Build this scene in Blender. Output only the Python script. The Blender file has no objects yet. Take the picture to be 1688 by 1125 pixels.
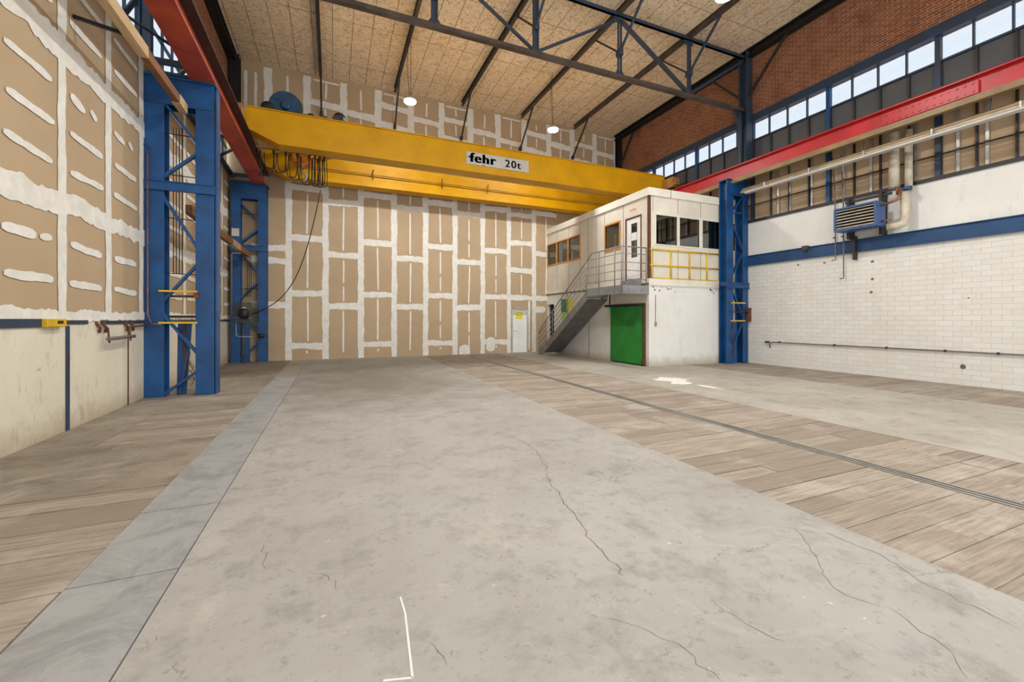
import bpy, bmesh, math, random
from mathutils import Vector, Matrix
S = bpy.context.scene
COL = S.collection
rnd = random.Random(7)

# ------------------------------------------------------------------ camera
YAW = math.atan(296/696)
cam = bpy.data.cameras.new('camera'); co = bpy.data.objects.new('camera', cam); COL.objects.link(co)
cam.sensor_width = 36; cam.lens = 36*696/1688; cam.shift_y = -36.5/1688
cam.clip_start = .05; cam.clip_end = 200
co.location = (0, 0, 1.6); co.rotation_euler = (math.pi/2, 0, -YAW)
S.camera = co
# ------------------------------------------------------------------ world: bright overcast sky
W = bpy.data.worlds.new('sky'); S.world = W; W.use_nodes = True
wn = W.node_tree.nodes; bg = wn['Background']
bg.inputs[0].default_value = (.86, .93, 1, 1); bg.inputs[1].default_value = 3.6
# portals that guide the daylight through the openings
def portal(loc, rot, sx, sy):
    l = bpy.data.lights.new('daylight_portal', 'AREA'); l.shape = 'RECTANGLE'; l.size = sx; l.size_y = sy
    l.cycles.is_portal = True
    o = bpy.data.objects.new('daylight_portal', l); COL.objects.link(o); o.location = loc; o.rotation_euler = rot
portal((14.35, 3.2, 8.37), (0, math.pi/2, 0), .64, 30)
portal((-3.95, 3.2, 7.85), (0, -math.pi/2, 0), 1.7, 30)
portal((14.4, -7.5, 3.3), (0, math.pi/2, 0), 6, 8)  # unseen side openings behind the camera, added for more daylight
portal((-3.95, -7.5, 3.3), (0, -math.pi/2, 0), 6, 8)
portal((5.2, -12.3, 4.6), (-math.pi/2, 0, 0), 15.5, 9)
S.view_settings.view_transform = 'Standard'; S.view_settings.look = 'None'
S.view_settings.gamma = 1; S.view_settings.use_curve_mapping = False
S.view_settings.exposure = 0.02
LAMP_W = 230

# ------------------------------------------------------------------ materials
def lin(c):
    return tuple((x/255/12.92 if x/255 <= .04045 else ((x/255+.055)/1.055)**2.4) for x in c)
class NT:
    def __init__(s, m): s.t = m.node_tree; s.n = s.t.nodes
    def add(s, typ, ins=None, **kw):
        n = s.n.new(typ)
        for k, v in kw.items(): setattr(n, k, v)
        for k, v in (ins or {}).items():
            if hasattr(v, 'links') or isinstance(v, bpy.types.NodeSocket): s.t.links.new(v, n.inputs[k])
            else: n.inputs[k].default_value = v
        return n
    def mix(s, f, a, b, blend='MIX'):
        n = s.n.new('ShaderNodeMix'); n.data_type = 'RGBA'; n.blend_type = blend
        for i, v in ((0, f), (6, a), (7, b)):
            if isinstance(v, bpy.types.NodeSocket): s.t.links.new(v, n.inputs[i])
            else: n.inputs[i].default_value = v if i == 0 else (tuple(v)+(1,))[:4]
        return n.outputs[2]
    def ramp(s, f, p0, p1, c0=(0,0,0), c1=(1,1,1)):
        n = s.n.new('ShaderNodeValToRGB'); e = n.color_ramp.elements
        e[0].position = p0; e[1].position = p1; e[0].color = c0+(1,); e[1].color = c1+(1,)
        s.t.links.new(f, n.inputs[0]); return n.outputs[0]
    def noise(s, vec, scale, detail=4, rough=.6, dist=0):
        n = s.add('ShaderNodeTexNoise', {'Vector': vec, 'Scale': scale, 'Detail': detail, 'Roughness': rough, 'Distortion': dist})
        return n.outputs[0]
    def math(s, op, a, b=0.0, c=0.0):
        n = s.n.new('ShaderNodeMath'); n.operation = op
        for i, v in enumerate((a, b, c)):
            if isinstance(v, bpy.types.NodeSocket): s.t.links.new(v, n.inputs[i])
            else: n.inputs[i].default_value = v
        return n.outputs[0]
def newmat(name, rough=.6, metal=0):
    m = bpy.data.materials.new(name); m.use_nodes = True
    q = NT(m); b = q.n['Principled BSDF']; b.inputs['Roughness'].default_value = rough; b.inputs['Metallic'].default_value = metal
    return m, q, b
def pos(q, sc=(1,1,1)):
    g = q.add('ShaderNodeNewGeometry'); mp = q.add('ShaderNodeMapping', {'Vector': g.outputs['Position'], 'Scale': sc})
    return mp.outputs[0]
def bump(q, b, h, st=.3, d=.01):
    n = q.add('ShaderNodeBump', {'Height': h, 'Strength': st, 'Distance': d}); q.t.links.new(n.outputs[0], b.inputs['Normal'])
def worn(name, col, col2=None, rough=.5, scale=2.5, wear=None, metal=0, amt=.5):
    m, q, b = newmat(name, rough, metal)
    col = lin(col); col2 = lin(col2) if col2 else tuple(x*.72 for x in col)
    v = pos(q)
    c = q.mix(q.ramp(q.noise(v, scale, 6), .5-amt*.3, .5+amt*.3), col, col2)
    if wear:
        c = q.mix(q.ramp(q.noise(v, scale*3.3, 8, .7), .63, .72), c, lin(wear))
    q.t.links.new(c, b.inputs['Base Color']); return m
M = {}
M['blue'] = worn('blue_paint', (14, 78, 134), (12, 58, 104), .42, 2, (56, 64, 80))
M['navy'] = worn('dark_blue_paint', (38, 62, 92), (48, 52, 60), .5, 3)
M['truss'] = worn('truss_paint', (40, 62, 88), (52, 58, 66), .5, 3)
M['brownsteel'] = worn('primer_brown_steel', (88, 74, 66), (62, 54, 50), .55, 3)
M['dark'] = worn('dark_steel', (48, 44, 42), (34, 33, 34), .5, 4)
M['black'] = worn('black_rubber', (26, 25, 25), (18, 18, 18), .5)
M['yellow'] = worn('crane_yellow_paint', (220, 164, 0), (202, 146, 0), .5, 1.2, None, 0, .6)
M['yellow'].node_tree.nodes['Principled BSDF'].inputs['Specular IOR Level'].default_value = .25
M['ochre'] = worn('weathered_ochre_paint', (176, 128, 62), (140, 96, 48), .5, 3)
M['hookorange'] = worn('hook_orange_paint', (214, 130, 20), (150, 84, 16), .4, 8)
M['railyellow'] = worn('rail_yellow_paint', (226, 188, 22), (196, 158, 20), .45)
M['red'] = worn('red_paint', (196, 44, 48), (170, 38, 42), .4, 2)
M['redlead'] = worn('red_lead_paint', (186, 76, 40), (150, 50, 32), .5, 1.5)
M['rust'] = worn('rusty_steel', (112, 66, 40), (74, 48, 36), .75, 9)
M['green'] = worn('green_gate_paint', (30, 138, 44), (22, 110, 40), .5, 2.2, (20, 84, 40))
M['grey'] = worn('grey_stair_paint', (138, 138, 138), (118, 118, 118), .5, 3)
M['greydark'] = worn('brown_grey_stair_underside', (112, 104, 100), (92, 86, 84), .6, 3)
M['cream'] = worn('cream_cabin_panel', (222, 215, 200), (210, 202, 186), .5, 1.2)
M['creamtrim'] = worn('cream_trim', (228, 223, 210), (218, 212, 198), .5)
M['white'] = worn('white_paint', (238, 238, 234), (226, 226, 222), .45)
M['orangewood'] = worn('orange_wood_frame', (204, 140, 66), (184, 118, 50), .5, 6)
M['copper'] = worn('copper_pipe', (150, 92, 66), (110, 74, 60), .4, 6, None, .3)
M['galv'] = worn('galvanised_steel', (186, 184, 178), (160, 158, 152), .35, 5, None, .5)
M['flue'] = worn('cream_flue_pipe', (206, 196, 176), (178, 164, 142), .45, 4)
M['tanboard'] = worn('tan_trunking', (176, 152, 112), (152, 128, 92), .5, 3)
M['gearblue'] = worn('gearbox_blue', (44, 82, 112), (30, 58, 84), .4, 5)
M['brownframe'] = worn('brown_frame', (104, 62, 44), (84, 50, 38), .6, 5)
M['signblack'] = worn('sign_black', (24, 22, 22), (20, 20, 20), .5)
M['signwhite'] = worn('sign_white', (196, 192, 184), (186, 182, 174), .5, 5)
M['signyellow'] = worn('sign_yellow', (240, 226, 30), (232, 216, 26), .5)
M['signgreen'] = worn('sign_green', (30, 130, 70), (24, 116, 62), .5)
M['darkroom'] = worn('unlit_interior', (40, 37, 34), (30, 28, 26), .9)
M['smoke'] = worn('dark_grey_panel', (84, 84, 86), (74, 74, 78), .6, 1)

def wood(name, c1, c2, axis, stretch=12):
    m, q, b = newmat(name, .7)
    v = pos(q, tuple(1 if i == axis else stretch for i in range(3)))
    g = q.add('ShaderNodeNewGeometry')
    c = q.mix(q.ramp(q.noise(v, 1.5, 8, .65), .35, .65), lin(c1), lin(c2))
    q.t.links.new(c, b.inputs['Base Color']); return m
M['timber'] = wood('timber_beam', (204, 176, 136), (176, 146, 104), 1)
M['timberdark'] = wood('stained_timber_beam', (142, 92, 50), (98, 64, 38), 1)

def m_plank():
    m, q, b = newmat('floor_planks', .75)
    g = q.add('ShaderNodeNewGeometry'); r = g.outputs['Random Per Island']
    off = q.add('ShaderNodeCombineXYZ', {0: q.math('MULTIPLY', r, 40.0), 1: q.math('MULTIPLY', r, 17.0)}).outputs[0]
    v0 = q.add('ShaderNodeVectorMath', {0: g.outputs['Position'], 1: off}, operation='ADD').outputs[0]
    v = q.add('ShaderNodeMapping', {'Vector': v0, 'Scale': (1.0, 18, 1)}).outputs[0]
    base = q.ramp(r, 0, 1, lin((146, 134, 119)), lin((182, 171, 155)))
    c = q.mix(q.ramp(q.noise(v, 2, 8, .65), .3, .7), base, lin((122, 110, 96)))
    c = q.mix(q.ramp(q.noise(g.outputs['Position'], 1.1, 7, .65), .52, .75), c, lin((178, 172, 160)))
    c = q.mix(q.ramp(q.noise(g.outputs['Position'], 2.3, 8, .8), .64, .74), c, lin((150, 116, 78)))
    c = q.mix(q.ramp(q.noise(g.outputs['Position'], 9, 8, .8), .57, .68), c, lin((126, 114, 98)))
    c = q.mix(q.ramp(q.noise(v, 7, 4, .6), .66, .72), c, lin((92, 78, 64)))
    q.t.links.new(c, b.inputs['Base Color']); bump(q, b, q.noise(v, 6, 6), .35, .005); return m
M['plank'] = m_plank()
M['crackdirt'] = worn('crack_dirt', (118, 106, 90), (92, 82, 68), .9, 20)
M['bed'] = worn('dark_joint_bed', (70, 60, 50), (56, 48, 42), .9)

def m_concrete(name, a, bcol, dirty=True):
    m, q, b = newmat(name, .7)
    v = pos(q)
    c = q.mix(q.ramp(q.noise(v, .55, 7, .62), .35, .68), lin(a), lin(bcol))
    c = q.mix(q.ramp(q.noise(v, 2.6, 9, .75), .50, .72), c, tuple(x*.74 for x in lin(bcol)))
    c = q.mix(q.math('MULTIPLY', q.ramp(q.noise(v, 1.1, 9, .8, .8), .54, .68), .5), c, lin((186, 182, 172)))
    c = q.mix(q.ramp(q.noise(v, 11, 9, .8), .56, .68), c, tuple(x*.66 for x in lin(bcol)))
    c = q.mix(q.ramp(q.noise(v, 38, 4, .7), .66, .71), c, lin((96, 86, 74)))
    c = q.mix(q.ramp(q.noise(pos(q, (1.4, .8, 1)), 7, 6, .8, 2.5), .665, .69), c, lin((112, 100, 84)))
    c = q.mix(q.ramp(q.noise(v, 4.6, 5, .6, 1.5), .70, .74), c, lin((206, 202, 190)))
    if dirty:
        # old oil stain in the middle of the hall, on the far side
        mp = q.add('ShaderNodeMapping', {'Vector': v, 'Location': (-1.0*.42, -11.6*.42, 0), 'Scale': (.42, .42, 0)})
        wob = q.noise(v, 1.4, 6, .7)
        ln = q.add('ShaderNodeVectorMath', {0: mp.outputs[0]}, operation='LENGTH').outputs['Value']
        mp.inputs['Scale'].default_value = (.34, .28, 0); mp.inputs['Location'].default_value = (-.9*.34, -11.3*.28, 0)
        st = q.ramp(q.math('MULTIPLY', q.math('ADD', ln, q.math('MULTIPLY', wob, 1.8)), .333), .38, .72, (1,1,1), (0,0,0))
        c = q.mix(q.math('MULTIPLY', st, .8), c, lin((112, 104, 92)))
        vv = q.add('ShaderNodeVectorMath', {0: v, 1: q.add('ShaderNodeVectorMath', {0: q.add('ShaderNodeTexNoise', {'Vector': v, 'Scale': 1.3, 'Detail': 6.0, 'Roughness': .65}).outputs['Color'], 1: (1.1, 1.1, 0)}, operation='MULTIPLY').outputs[0]}, operation='ADD').outputs[0]
        vo = q.add('ShaderNodeTexVoronoi', {'Vector': vv, 'Scale': .33}, feature='DISTANCE_TO_EDGE')
        cr = q.ramp(vo.outputs['Distance'], .0008, .0032, (1,1,1), (0,0,0))
        msk = q.ramp(q.noise(v, 1.2, 5, .7), .48, .56)
        c = q.mix(q.math('MULTIPLY', q.math('MULTIPLY', cr, msk), .55), c, lin((96, 86, 72)))
    q.t.links.new(c, b.inputs['Base Color']); bump(q, b, q.noise(v, 9, 8, .7), .25, .01)
    q.t.links.new(q.ramp(q.noise(v, 1.5, 5), .3, .7, (.5,)*3, (.8,)*3), b.inputs['Roughness']); return m
M['concrete'] = m_concrete('concrete_floor', (166, 164, 159), (150, 147, 140))
M['soiled'] = m_concrete('soiled_concrete_floor', (158, 148, 132), (116, 106, 92), False)
M['concrete2'] = m_concrete('side_concrete_floor', (176, 171, 160), (154, 147, 135), False)
def m_plate():
    m, q, b = newmat('steel_floor_plate', .5)
    g = q.add('ShaderNodeNewGeometry'); v = g.outputs['Position']
    base = q.ramp(g.outputs['Random Per Island'], 0, 1, lin((150, 151, 150)), lin((168, 169, 168)))
    c = q.mix(q.ramp(q.noise(v, 2.2, 9, .8, .6), .45, .66), base, lin((126, 125, 124)))
    c = q.mix(q.ramp(q.noise(v, 5, 6, .7, 1.5), .63, .72), c, lin((122, 120, 120)))
    q.t.links.new(c, b.inputs['Base Color']); return m
M['plate'] = m_plate()
def m_board():
    m, q, b = newmat('tan_plasterboard', .8)
    v = pos(q)
    c = q.mix(q.ramp(q.noise(v, .5, 3), .3, .7), lin((184, 160, 128)), lin((172, 149, 118)))
    q.t.links.new(c, b.inputs['Base Color']); return m
M['board'] = m_board()
M['plaster'] = worn('joint_plaster', (230, 228, 220), (216, 212, 202), .85, 5)
def m_ceiling():
    m, q, b = newmat('wood_wool_ceiling', .95)
    v = pos(q)
    c = q.mix(q.ramp(q.noise(v, .9, 5, .6), .3, .72), lin((246, 228, 198)), lin((234, 212, 178)))
    # short dark flecks between the wood fibres
    f1 = q.noise(v, 9, 8, .8, 1.2)
    c = q.mix(q.math('MULTIPLY', q.ramp(f1, .50, .58), .62), c, lin((146, 112, 74)))
    c = q.mix(q.math('MULTIPLY', q.ramp(q.noise(pos(q, (1, 1.6, 1)), 26, 5, .8, 1), .545, .62), .6), c, lin((118, 84, 48)))
    br = q.add('ShaderNodeTexBrick', {'Vector': q.add('ShaderNodeMapping', {'Vector': v, 'Rotation': (0, 0, math.pi/2)}).outputs[0], 'Scale': 1.0,
        'Color1': (1,1,1,1), 'Color2': (1,1,1,1), 'Mortar': (0,0,0,1), 'Mortar Size': .014, 'Mortar Smooth': .4, 'Brick Width': 2.45, 'Row Height': .62}, offset=0.0, offset_frequency=2)
    jm = q.math('MULTIPLY', q.math('SUBTRACT', 1.0, br.outputs['Color']), q.ramp(q.noise(v, 3.5, 4), .22, .5))
    c = q.mix(q.math('MULTIPLY', jm, .8), c, lin((96, 66, 38)))
    q.t.links.new(c, b.inputs['Base Color']); bump(q, b, f1, .5, .01); return m
M['ceiling'] = m_ceiling()
def m_brick(name, c1, c2, mort, bw, bh, ms, axis, blotch=None, mo=.8):
    # axis: wall runs along Y (1) or X (0)
    m, q, b = newmat(name, .85)
    g = q.add('ShaderNodeNewGeometry'); sp = q.add('ShaderNodeSeparateXYZ', {0: g.outputs['Position']})
    uv = q.add('ShaderNodeCombineXYZ', {0: sp.outputs[axis], 1: sp.outputs[2]}).outputs[0]
    br = q.add('ShaderNodeTexBrick', {'Vector': uv, 'Scale': 1.0, 'Color1': lin(c1)+(1,), 'Color2': lin(c2)+(1,), 'Mortar': lin(mort)+(1,),
        'Mortar Size': ms, 'Mortar Smooth': .3, 'Bias': 0.0, 'Brick Width': bw, 'Row Height': bh})
    c = br.outputs['Color']
    if blotch:
        c = q.mix(q.ramp(q.noise(g.outputs['Position'], 1.6, 7, .7), .5, .72), c, lin(blotch))
    q.t.links.new(c, b.inputs['Base Color']); bump(q, b, q.math('SUBTRACT', 1.0, br.outputs['Fac']), mo, .01); return m
M['brick'] = m_brick('brown_brick', (150, 88, 58), (112, 64, 44), (186, 150, 116), .24, .072, .009, 1, (120, 68, 46))
M['block'] = m_brick('white_painted_block', (224, 222, 216), (218, 215, 207), (204, 198, 186), .33, .13, .004, 1, (216, 210, 198), .7)
def m_stained(name, a, bcol, st, vs=.25):
    m, q, b = newmat(name, .8)
    v = pos(q); vv = pos(q, (1, 1, vs))
    c = q.mix(q.ramp(q.noise(v, .8, 6), .3, .7), lin(a), lin(bcol))
    c = q.mix(q.ramp(q.noise(vv, 5, 9, .8), .54, .72), c, lin(st))
    c = q.mix(q.math('MULTIPLY', q.ramp(q.noise(v, 6, 9, .85, .6), .60, .66), .6), c, tuple(x*.5 for x in lin(st)))
    z = q.add('ShaderNodeSeparateXYZ', {0: v}).outputs[2]
    low = q.ramp(q.math('ADD', z, q.math('MULTIPLY', q.noise(v, 2.5, 6, .7), .5)), .28, .62, (1,1,1), (0,0,0))
    c = q.mix(q.math('MULTIPLY', low, .6), c, lin((150, 130, 102)))
    q.t.links.new(c, b.inputs['Base Color']); bump(q, b, q.noise(v, 12, 6), .25, .01); return m
M['stained'] = m_stained('stained_cream_concrete', (222, 215, 196), (208, 200, 180), (160, 140, 112))
M['whitewall'] = m_stained('whitewashed_wall', (228, 227, 222), (218, 216, 208), (204, 199, 188))
def m_glass(name, tint, refl=.12, rough=.02):
    m = bpy.data.materials.new(name); m.use_nodes = True; q = NT(m); q.n.clear()
    o = q.add('ShaderNodeOutputMaterial')
    t = q.add('ShaderNodeBsdfTransparent', {'Color': tint+(1,)}); g = q.add('ShaderNodeBsdfGlossy', {'Roughness': rough})
    mx = q.add('ShaderNodeMixShader', {0: refl, 1: t.outputs[0], 2: g.outputs[0]}); q.t.links.new(mx.outputs[0], o.inputs[0]); return m
M['skyglass'] = m_glass('clerestory_glass', (.52, .53, .54), .05)
M['officeglass'] = m_glass('office_glass', (.5, .54, .5), .2)
M['clearsheet'] = m_glass('clear_guard_sheet', (.62, .68, .66), .1, .15)
def m_emit(name, c, s):
    m = bpy.data.materials.new(name); m.use_nodes = True; q = NT(m); b = q.n['Principled BSDF']
    b.inputs['Emission Color'].default_value = c+(1,); b.inputs['Emission Strength'].default_value = s; return m
M['led'] = m_emit('led_diffuser', (1, .97, .92), 25)

# ------------------------------------------------------------------ mesh builder
class MB:
    def __init__(s): s.b = bmesh.new(); s.mi = 0
    def _f(s, vs):
        try: f = s.b.faces.new(vs); f.material_index = s.mi; return f
        except ValueError: return None
    def hexa(s, P):
        v = [s.b.verts.new(p) for p in P]
        for q in ((0,3,2,1),(4,5,6,7),(0,1,5,4),(1,2,6,5),(2,3,7,6),(3,0,4,7)): s._f([v[i] for i in q])
        return s
    def box(s, x0, x1, y0, y1, z0, z1):
        x0, x1 = min(x0,x1), max(x0,x1); y0, y1 = min(y0,y1), max(y0,y1); z0, z1 = min(z0,z1), max(z0,z1)
        return s.hexa([(x0,y0,z0),(x1,y0,z0),(x1,y1,z0),(x0,y1,z0),(x0,y0,z1),(x1,y0,z1),(x1,y1,z1),(x0,y1,z1)])
    def bar(s, a, b, w, h, up=(0,0,1)):
        a = Vector(a); b = Vector(b); d = (b-a).normalized(); u = Vector(up)
        if abs(d.dot(u)) > .98: u = Vector((0,1,0))
        r = d.cross(u).normalized(); u = r.cross(d).normalized()
        P = []
        for p in (a, b):
            for i, j in ((-1,-1),(1,-1),(1,1),(-1,1)): P.append(p + r*(i*w/2) + u*(j*h/2))
        v = [s.b.verts.new(p) for p in P]
        for q in ((3,2,1,0),(4,5,6,7),(0,1,5,4),(1,2,6,5),(2,3,7,6),(3,0,4,7)): s._f([v[i] for i in q])
        return s
    def angle(s, a, b, w=.07, t=.01, up=(0,0,1), flip=1):
        a = Vector(a); b = Vector(b); d = (b-a).normalized(); u = Vector(up)
        if abs(d.dot(u)) > .98: u = Vector((0,1,0))
        r = d.cross(u).normalized()*flip; u = r.cross(d).normalized()*flip
        s.bar(a+r*w/2, b+r*w/2, w, t, up); s.bar(a+u*w/2, b+u*w/2, t, w, up); return s
    def ibeam(s, a, b, w, h, t=.012, up=(0,0,1)):
        a = Vector(a); b = Vector(b); d = (b-a).normalized(); u = Vector(up)
        if abs(d.dot(u)) > .98: u = Vector((0,1,0))
        r = d.cross(u).normalized(); u = r.cross(d).normalized()
        for k in (-1, 1): s.bar(a+u*k*(h-t)/2, b+u*k*(h-t)/2, w, t, up)
        s.bar(a, b, t, h-2*t, up); return s
    def tube(s, pts, r, n=8, cap=True):
        pts = [Vector(p) for p in pts]; rings = []; prev = None
        for i, p in enumerate(pts):
            d = (pts[min(i+1, len(pts)-1)] - pts[max(i-1, 0)]).normalized()
            if prev is None:
                u = Vector((0,0,1)) if abs(d.z) < .9 else Vector((0,1,0))
                prev = d.cross(u).normalized()
            r1 = (prev - d*prev.dot(d)).normalized(); prev = r1; r2 = d.cross(r1)
            rr = r[i] if isinstance(r, (list, tuple)) else r
            rings.append([s.b.verts.new(p + r1*math.cos(2*math.pi*k/n)*rr + r2*math.sin(2*math.pi*k/n)*rr) for k in range(n)])
        for A, B in zip(rings, rings[1:]):
            for k in range(n):
                f = s._f([A[k], A[(k+1)%n], B[(k+1)%n], B[k]])
                if f and n > 6: f.smooth = True
        if cap: s._f(rings[0][::-1]); s._f(rings[-1])
        return s
    def prism(s, poly, axis, c0, c1):
        # poly: 2D points in the two other axes (in x,y,z order)
        def mk(p, c):
            q = list(p); q.insert(axis, c); return s.b.verts.new(q)
        A = [mk(p, c0) for p in poly]; B = [mk(p, c1) for p in poly]
        s._f(A[::-1]); s._f(B)
        for i in range(len(A)): s._f([A[i], A[(i+1)%len(A)], B[(i+1)%len(B)], B[i]])
        return s
    def build(s, name, mats, parent=None, bevel=0):
        bmesh.ops.recalc_face_normals(s.b, faces=s.b.faces)
        me = bpy.data.meshes.new(name); s.b.to_mesh(me); s.b.free()
        for m in (mats if isinstance(mats, (list, tuple)) else [mats]): me.materials.append(M[m] if isinstance(m, str) else m)
        o = bpy.data.objects.new(name, me); COL.objects.link(o)
        if parent:
            o.parent = parent; o.matrix_parent_inverse = Matrix.Identity(4)
            o.location = -Vector(parent.location)   # meshes are written in world coordinates
            if parent.parent: o.location -= Vector(parent.parent.location) * 0
            o.location = -world_loc(parent)
        if bevel:
            bv = o.modifiers.new('bevel', 'BEVEL'); bv.width = bevel; bv.segments = 1; bv.limit_method = 'ANGLE'
        return o
def world_loc(o):
    l = Vector(o.location)
    while o.parent: o = o.parent; l += Vector(o.location)
    return l
def tag(o, label, cat, group=None, kind=None):
    o['label'] = label; o['category'] = cat
    if group: o['group'] = group
    if kind: o['kind'] = kind
    return o
def thing(name, loc, label, cat, group=None, kind=None):
    o = bpy.data.objects.new(name, None); COL.objects.link(o); o.location = loc; o.empty_display_size = .2
    return tag(o, label, cat, group, kind)
def dup(o, delta, label, parent=None):
    c = o.copy(); COL.objects.link(c)
    if parent: c.parent = parent
    else: c.location = Vector(o.location) + Vector(delta); c['label'] = label
    for ch in list(o.children): dup(ch, delta, label, c)
    return c
def B(x0, x1, y0, y1, z0, z1): return MB().box(x0, x1, y0, y1, z0, z1)
def text_mesh(body, name, mat, parent, loc, size, rot, extrude=.003, bold=0, xs=1, spacing=1):
    cu = bpy.data.curves.new(name, 'FONT'); cu.body = body; cu.size = size; cu.extrude = extrude; cu.offset = bold; cu.space_character = spacing
    t = bpy.data.objects.new(name, cu); COL.objects.link(t)
    dg = bpy.context.evaluated_depsgraph_get(); me = bpy.data.meshes.new_from_object(t.evaluated_get(dg))
    bpy.data.objects.remove(t); me.materials.clear(); me.materials.append(M[mat])
    me.transform(Matrix.Translation(loc) @ rot @ Matrix.Diagonal((xs, 1, 1, 1)))
    o = bpy.data.objects.new(name, me); COL.objects.link(o); o.parent = parent; o.location = -world_loc(parent); return o
RX = Matrix.Rotation(math.pi/2, 4, 'X')                    # text facing -Y
RL = Matrix.Rotation(-math.pi/2, 4, 'Z') @ RX              # text facing -X

XL, XR, YF, YB, ZC = -3.5, 13.95, 18.4, -12.0, 11.25

# ================================================================== floor
fl = B(XL-.4, XR+.4, YB-.4, YF+.4, -.3, -.035).build('floor', 'bed')
tag(fl, 'workshop floor of concrete slabs, steel plates and timber planks', 'floor', kind='structure')
B(-.9, 3.6, YB, YF, -.035, 0).build('concrete_slab', 'concrete', fl)
B(7.04, 11.36, YB, YF, -.035, 0).build('concrete_slab', 'concrete2', fl)
def planks(name, x0, x1, y0, y1, pitch=.24, along='x', gap=.012, split=None):
    mb = MB()
    y = y0
    while y < y1-.02:
        w = pitch*rnd.uniform(.8, 1.2); ye = min(y+w, y1)
        cuts = [x0, x1] if not split or rnd.random() < .5 else [x0, x0+(x1-x0)*rnd.uniform(.3,.7), x1]
        for a, b in zip(cuts, cuts[1:]):
            z = rnd.uniform(-.006, 0); g = gap*rnd.uniform(.3, 1.6) if rnd.random() < .85 else .003
            if along == 'x': mb.box(a+.002, b-.002, y, ye-g, -.04, z)
            else: pass
        y = ye
    return mb.build(name, 'plank', fl)
planks('plank_floor', 3.6, 5.33, YB, YF, .26, split=True)
planks('plank_floor', 5.52, 7.04, YB, YF, .26, split=True)
planks('plank_floor', 11.36, XR, YB, YF, .22, split=True)
planks('plank_floor', XL, -1.46, 3.32, 5.05, .24)
planks('plank_floor', -2.75, -1.46, 6.9, 8.9, .2)
planks('plank_floor', XL, -1.46, 9.6, 11.4, .22)
planks('plank_floor', XL, -1.46, YB, 2.3, .26, split=True)
B(XL, -1.46, 5.055, 6.895, -.035, 0).build('concrete_slab', 'soiled', fl)
B(XL, -2.755, 6.9, 8.9, -.035, 0).build('concrete_slab', 'soiled', fl)
B(XL, -1.46, 8.905, 9.595, -.035, 0).build('concrete_slab', 'soiled', fl)
B(XL, -1.46, 11.405, YF, -.035, 0).build('concrete_slab', 'soiled', fl)
mb = MB()
for i in range(4): mb.box(XL+.51*i, XL+.51*(i+1)-.012, 2.31, 3.31, -.035, -.004)
mb.build('plank_floor', 'plank', fl)
ys = [YB, -1.2, 1.1, 3.33, 4.39, 7.52, 10.05, 11.6, 13.9]
for a, b in zip(ys, ys[1:]):
    B(-1.455, -.908, a+.004, b-.01, -.035, .001).build('steel_plate', 'plate', fl)
B(-1.455, -.908, 13.9, YF, -.035, 0).build('concrete_slab', 'concrete2', fl)
# grooved crane rail let into the floor
rl = B(5.335, 5.515, YB, YF, -.035, -.022).build('floor_rail_groove', 'dark', fl)
for x in (5.34, 5.405, 5.475): B(x, x+.028, YB, YF, -.022, .002).build('floor_rail', 'galv', fl)
# cracks in the slab
def crack(pts, w, seed):
    r = random.Random(seed); P = []
    for (x0, y0), (x1, y1) in zip(pts, pts[1:]):
        n = max(2, int(math.hypot(x1-x0, y1-y0)/.05))
        for i in range(n):
            t = i/n; P.append((x0+(x1-x0)*t+r.uniform(-.024,.024), y0+(y1-y0)*t+r.uniform(-.02,.02)))
    P.append(pts[-1]); mb = MB()
    L = []; R = []
    for i, (x, y) in enumerate(P):
        ww = w*.6*r.uniform(.45, 1.2)*(1 if 0 < i < len(P)-1 else .05)
        L.append(mb.b.verts.new((x-ww, y+ww*.3, .0012))); R.append(mb.b.verts.new((x+ww, y-ww*.3, .0012)))
    for i in range(len(P)-1): mb._f([L[i], R[i], R[i+1], L[i+1]])
    mb.build('floor_crack', 'crackdirt', fl)
import_cal = lambda u, v: (lambda a, d: (d*(math.sin(YAW)+a*math.cos(YAW)), d*(math.cos(YAW)-a*math.sin(YAW))))((u-844)/696, 1.6*696/(v-526))
for k, (w, pts) in enumerate([
    (.006, [(860,728),(882,742),(900,770),(905,792),(930,830),(955,862),(970,892),(1000,915),(1018,938),(1030,952)]),
    (.003, [(700,1052),(722,1075),(738,1100)]), (.003, [(1310,870),(1335,905),(1370,965),(1400,985),(1450,1000)]),
    (.003, [(1285,868),(1360,880),(1450,915),(1520,960),(1600,1000),(1688,1040)]),
    (.004, [(438,895),(432,930),(455,940),(540,948),(556,975)]), (.003, [(1460,1000),(1520,1040),(1560,1075),(1600,1125)]),
    (.0025, [(960,1010),(1040,1030),(1110,1060),(1190,1125)]), (.003, [(1180,1000),(1250,1035),(1300,1060)])]):
    crack([import_cal(u, v) for u, v in pts], w, k)
cl = MB(); P = [import_cal(u, v) for u, v in ((660,985),(668,1012),(680,1118),(632,1123))]
for a, b in zip(P, P[1:]): cl.bar((a[0], a[1], .001), (b[0], b[1], .001), .01, .001)
cl.build('chalk_line', 'plaster', fl)
# worn pale paint mark
mb = MB(); r = random.Random(3)
for cx, cy, a, b in ((8.25, 8.6, .5, .5), (8.0, 8.0, .35, .25), (8.15, 7.3, .1, .4)):
    vs = [mb.b.verts.new((cx+a*math.cos(t*.5236)*r.uniform(.55,1.1), cy+b*math.sin(t*.5236)*r.uniform(.55,1.1), .0015+a*.001)) for t in range(12)]
    mb._f(vs)
mb.build('paint_spill', M['plaster'], fl)

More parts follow.
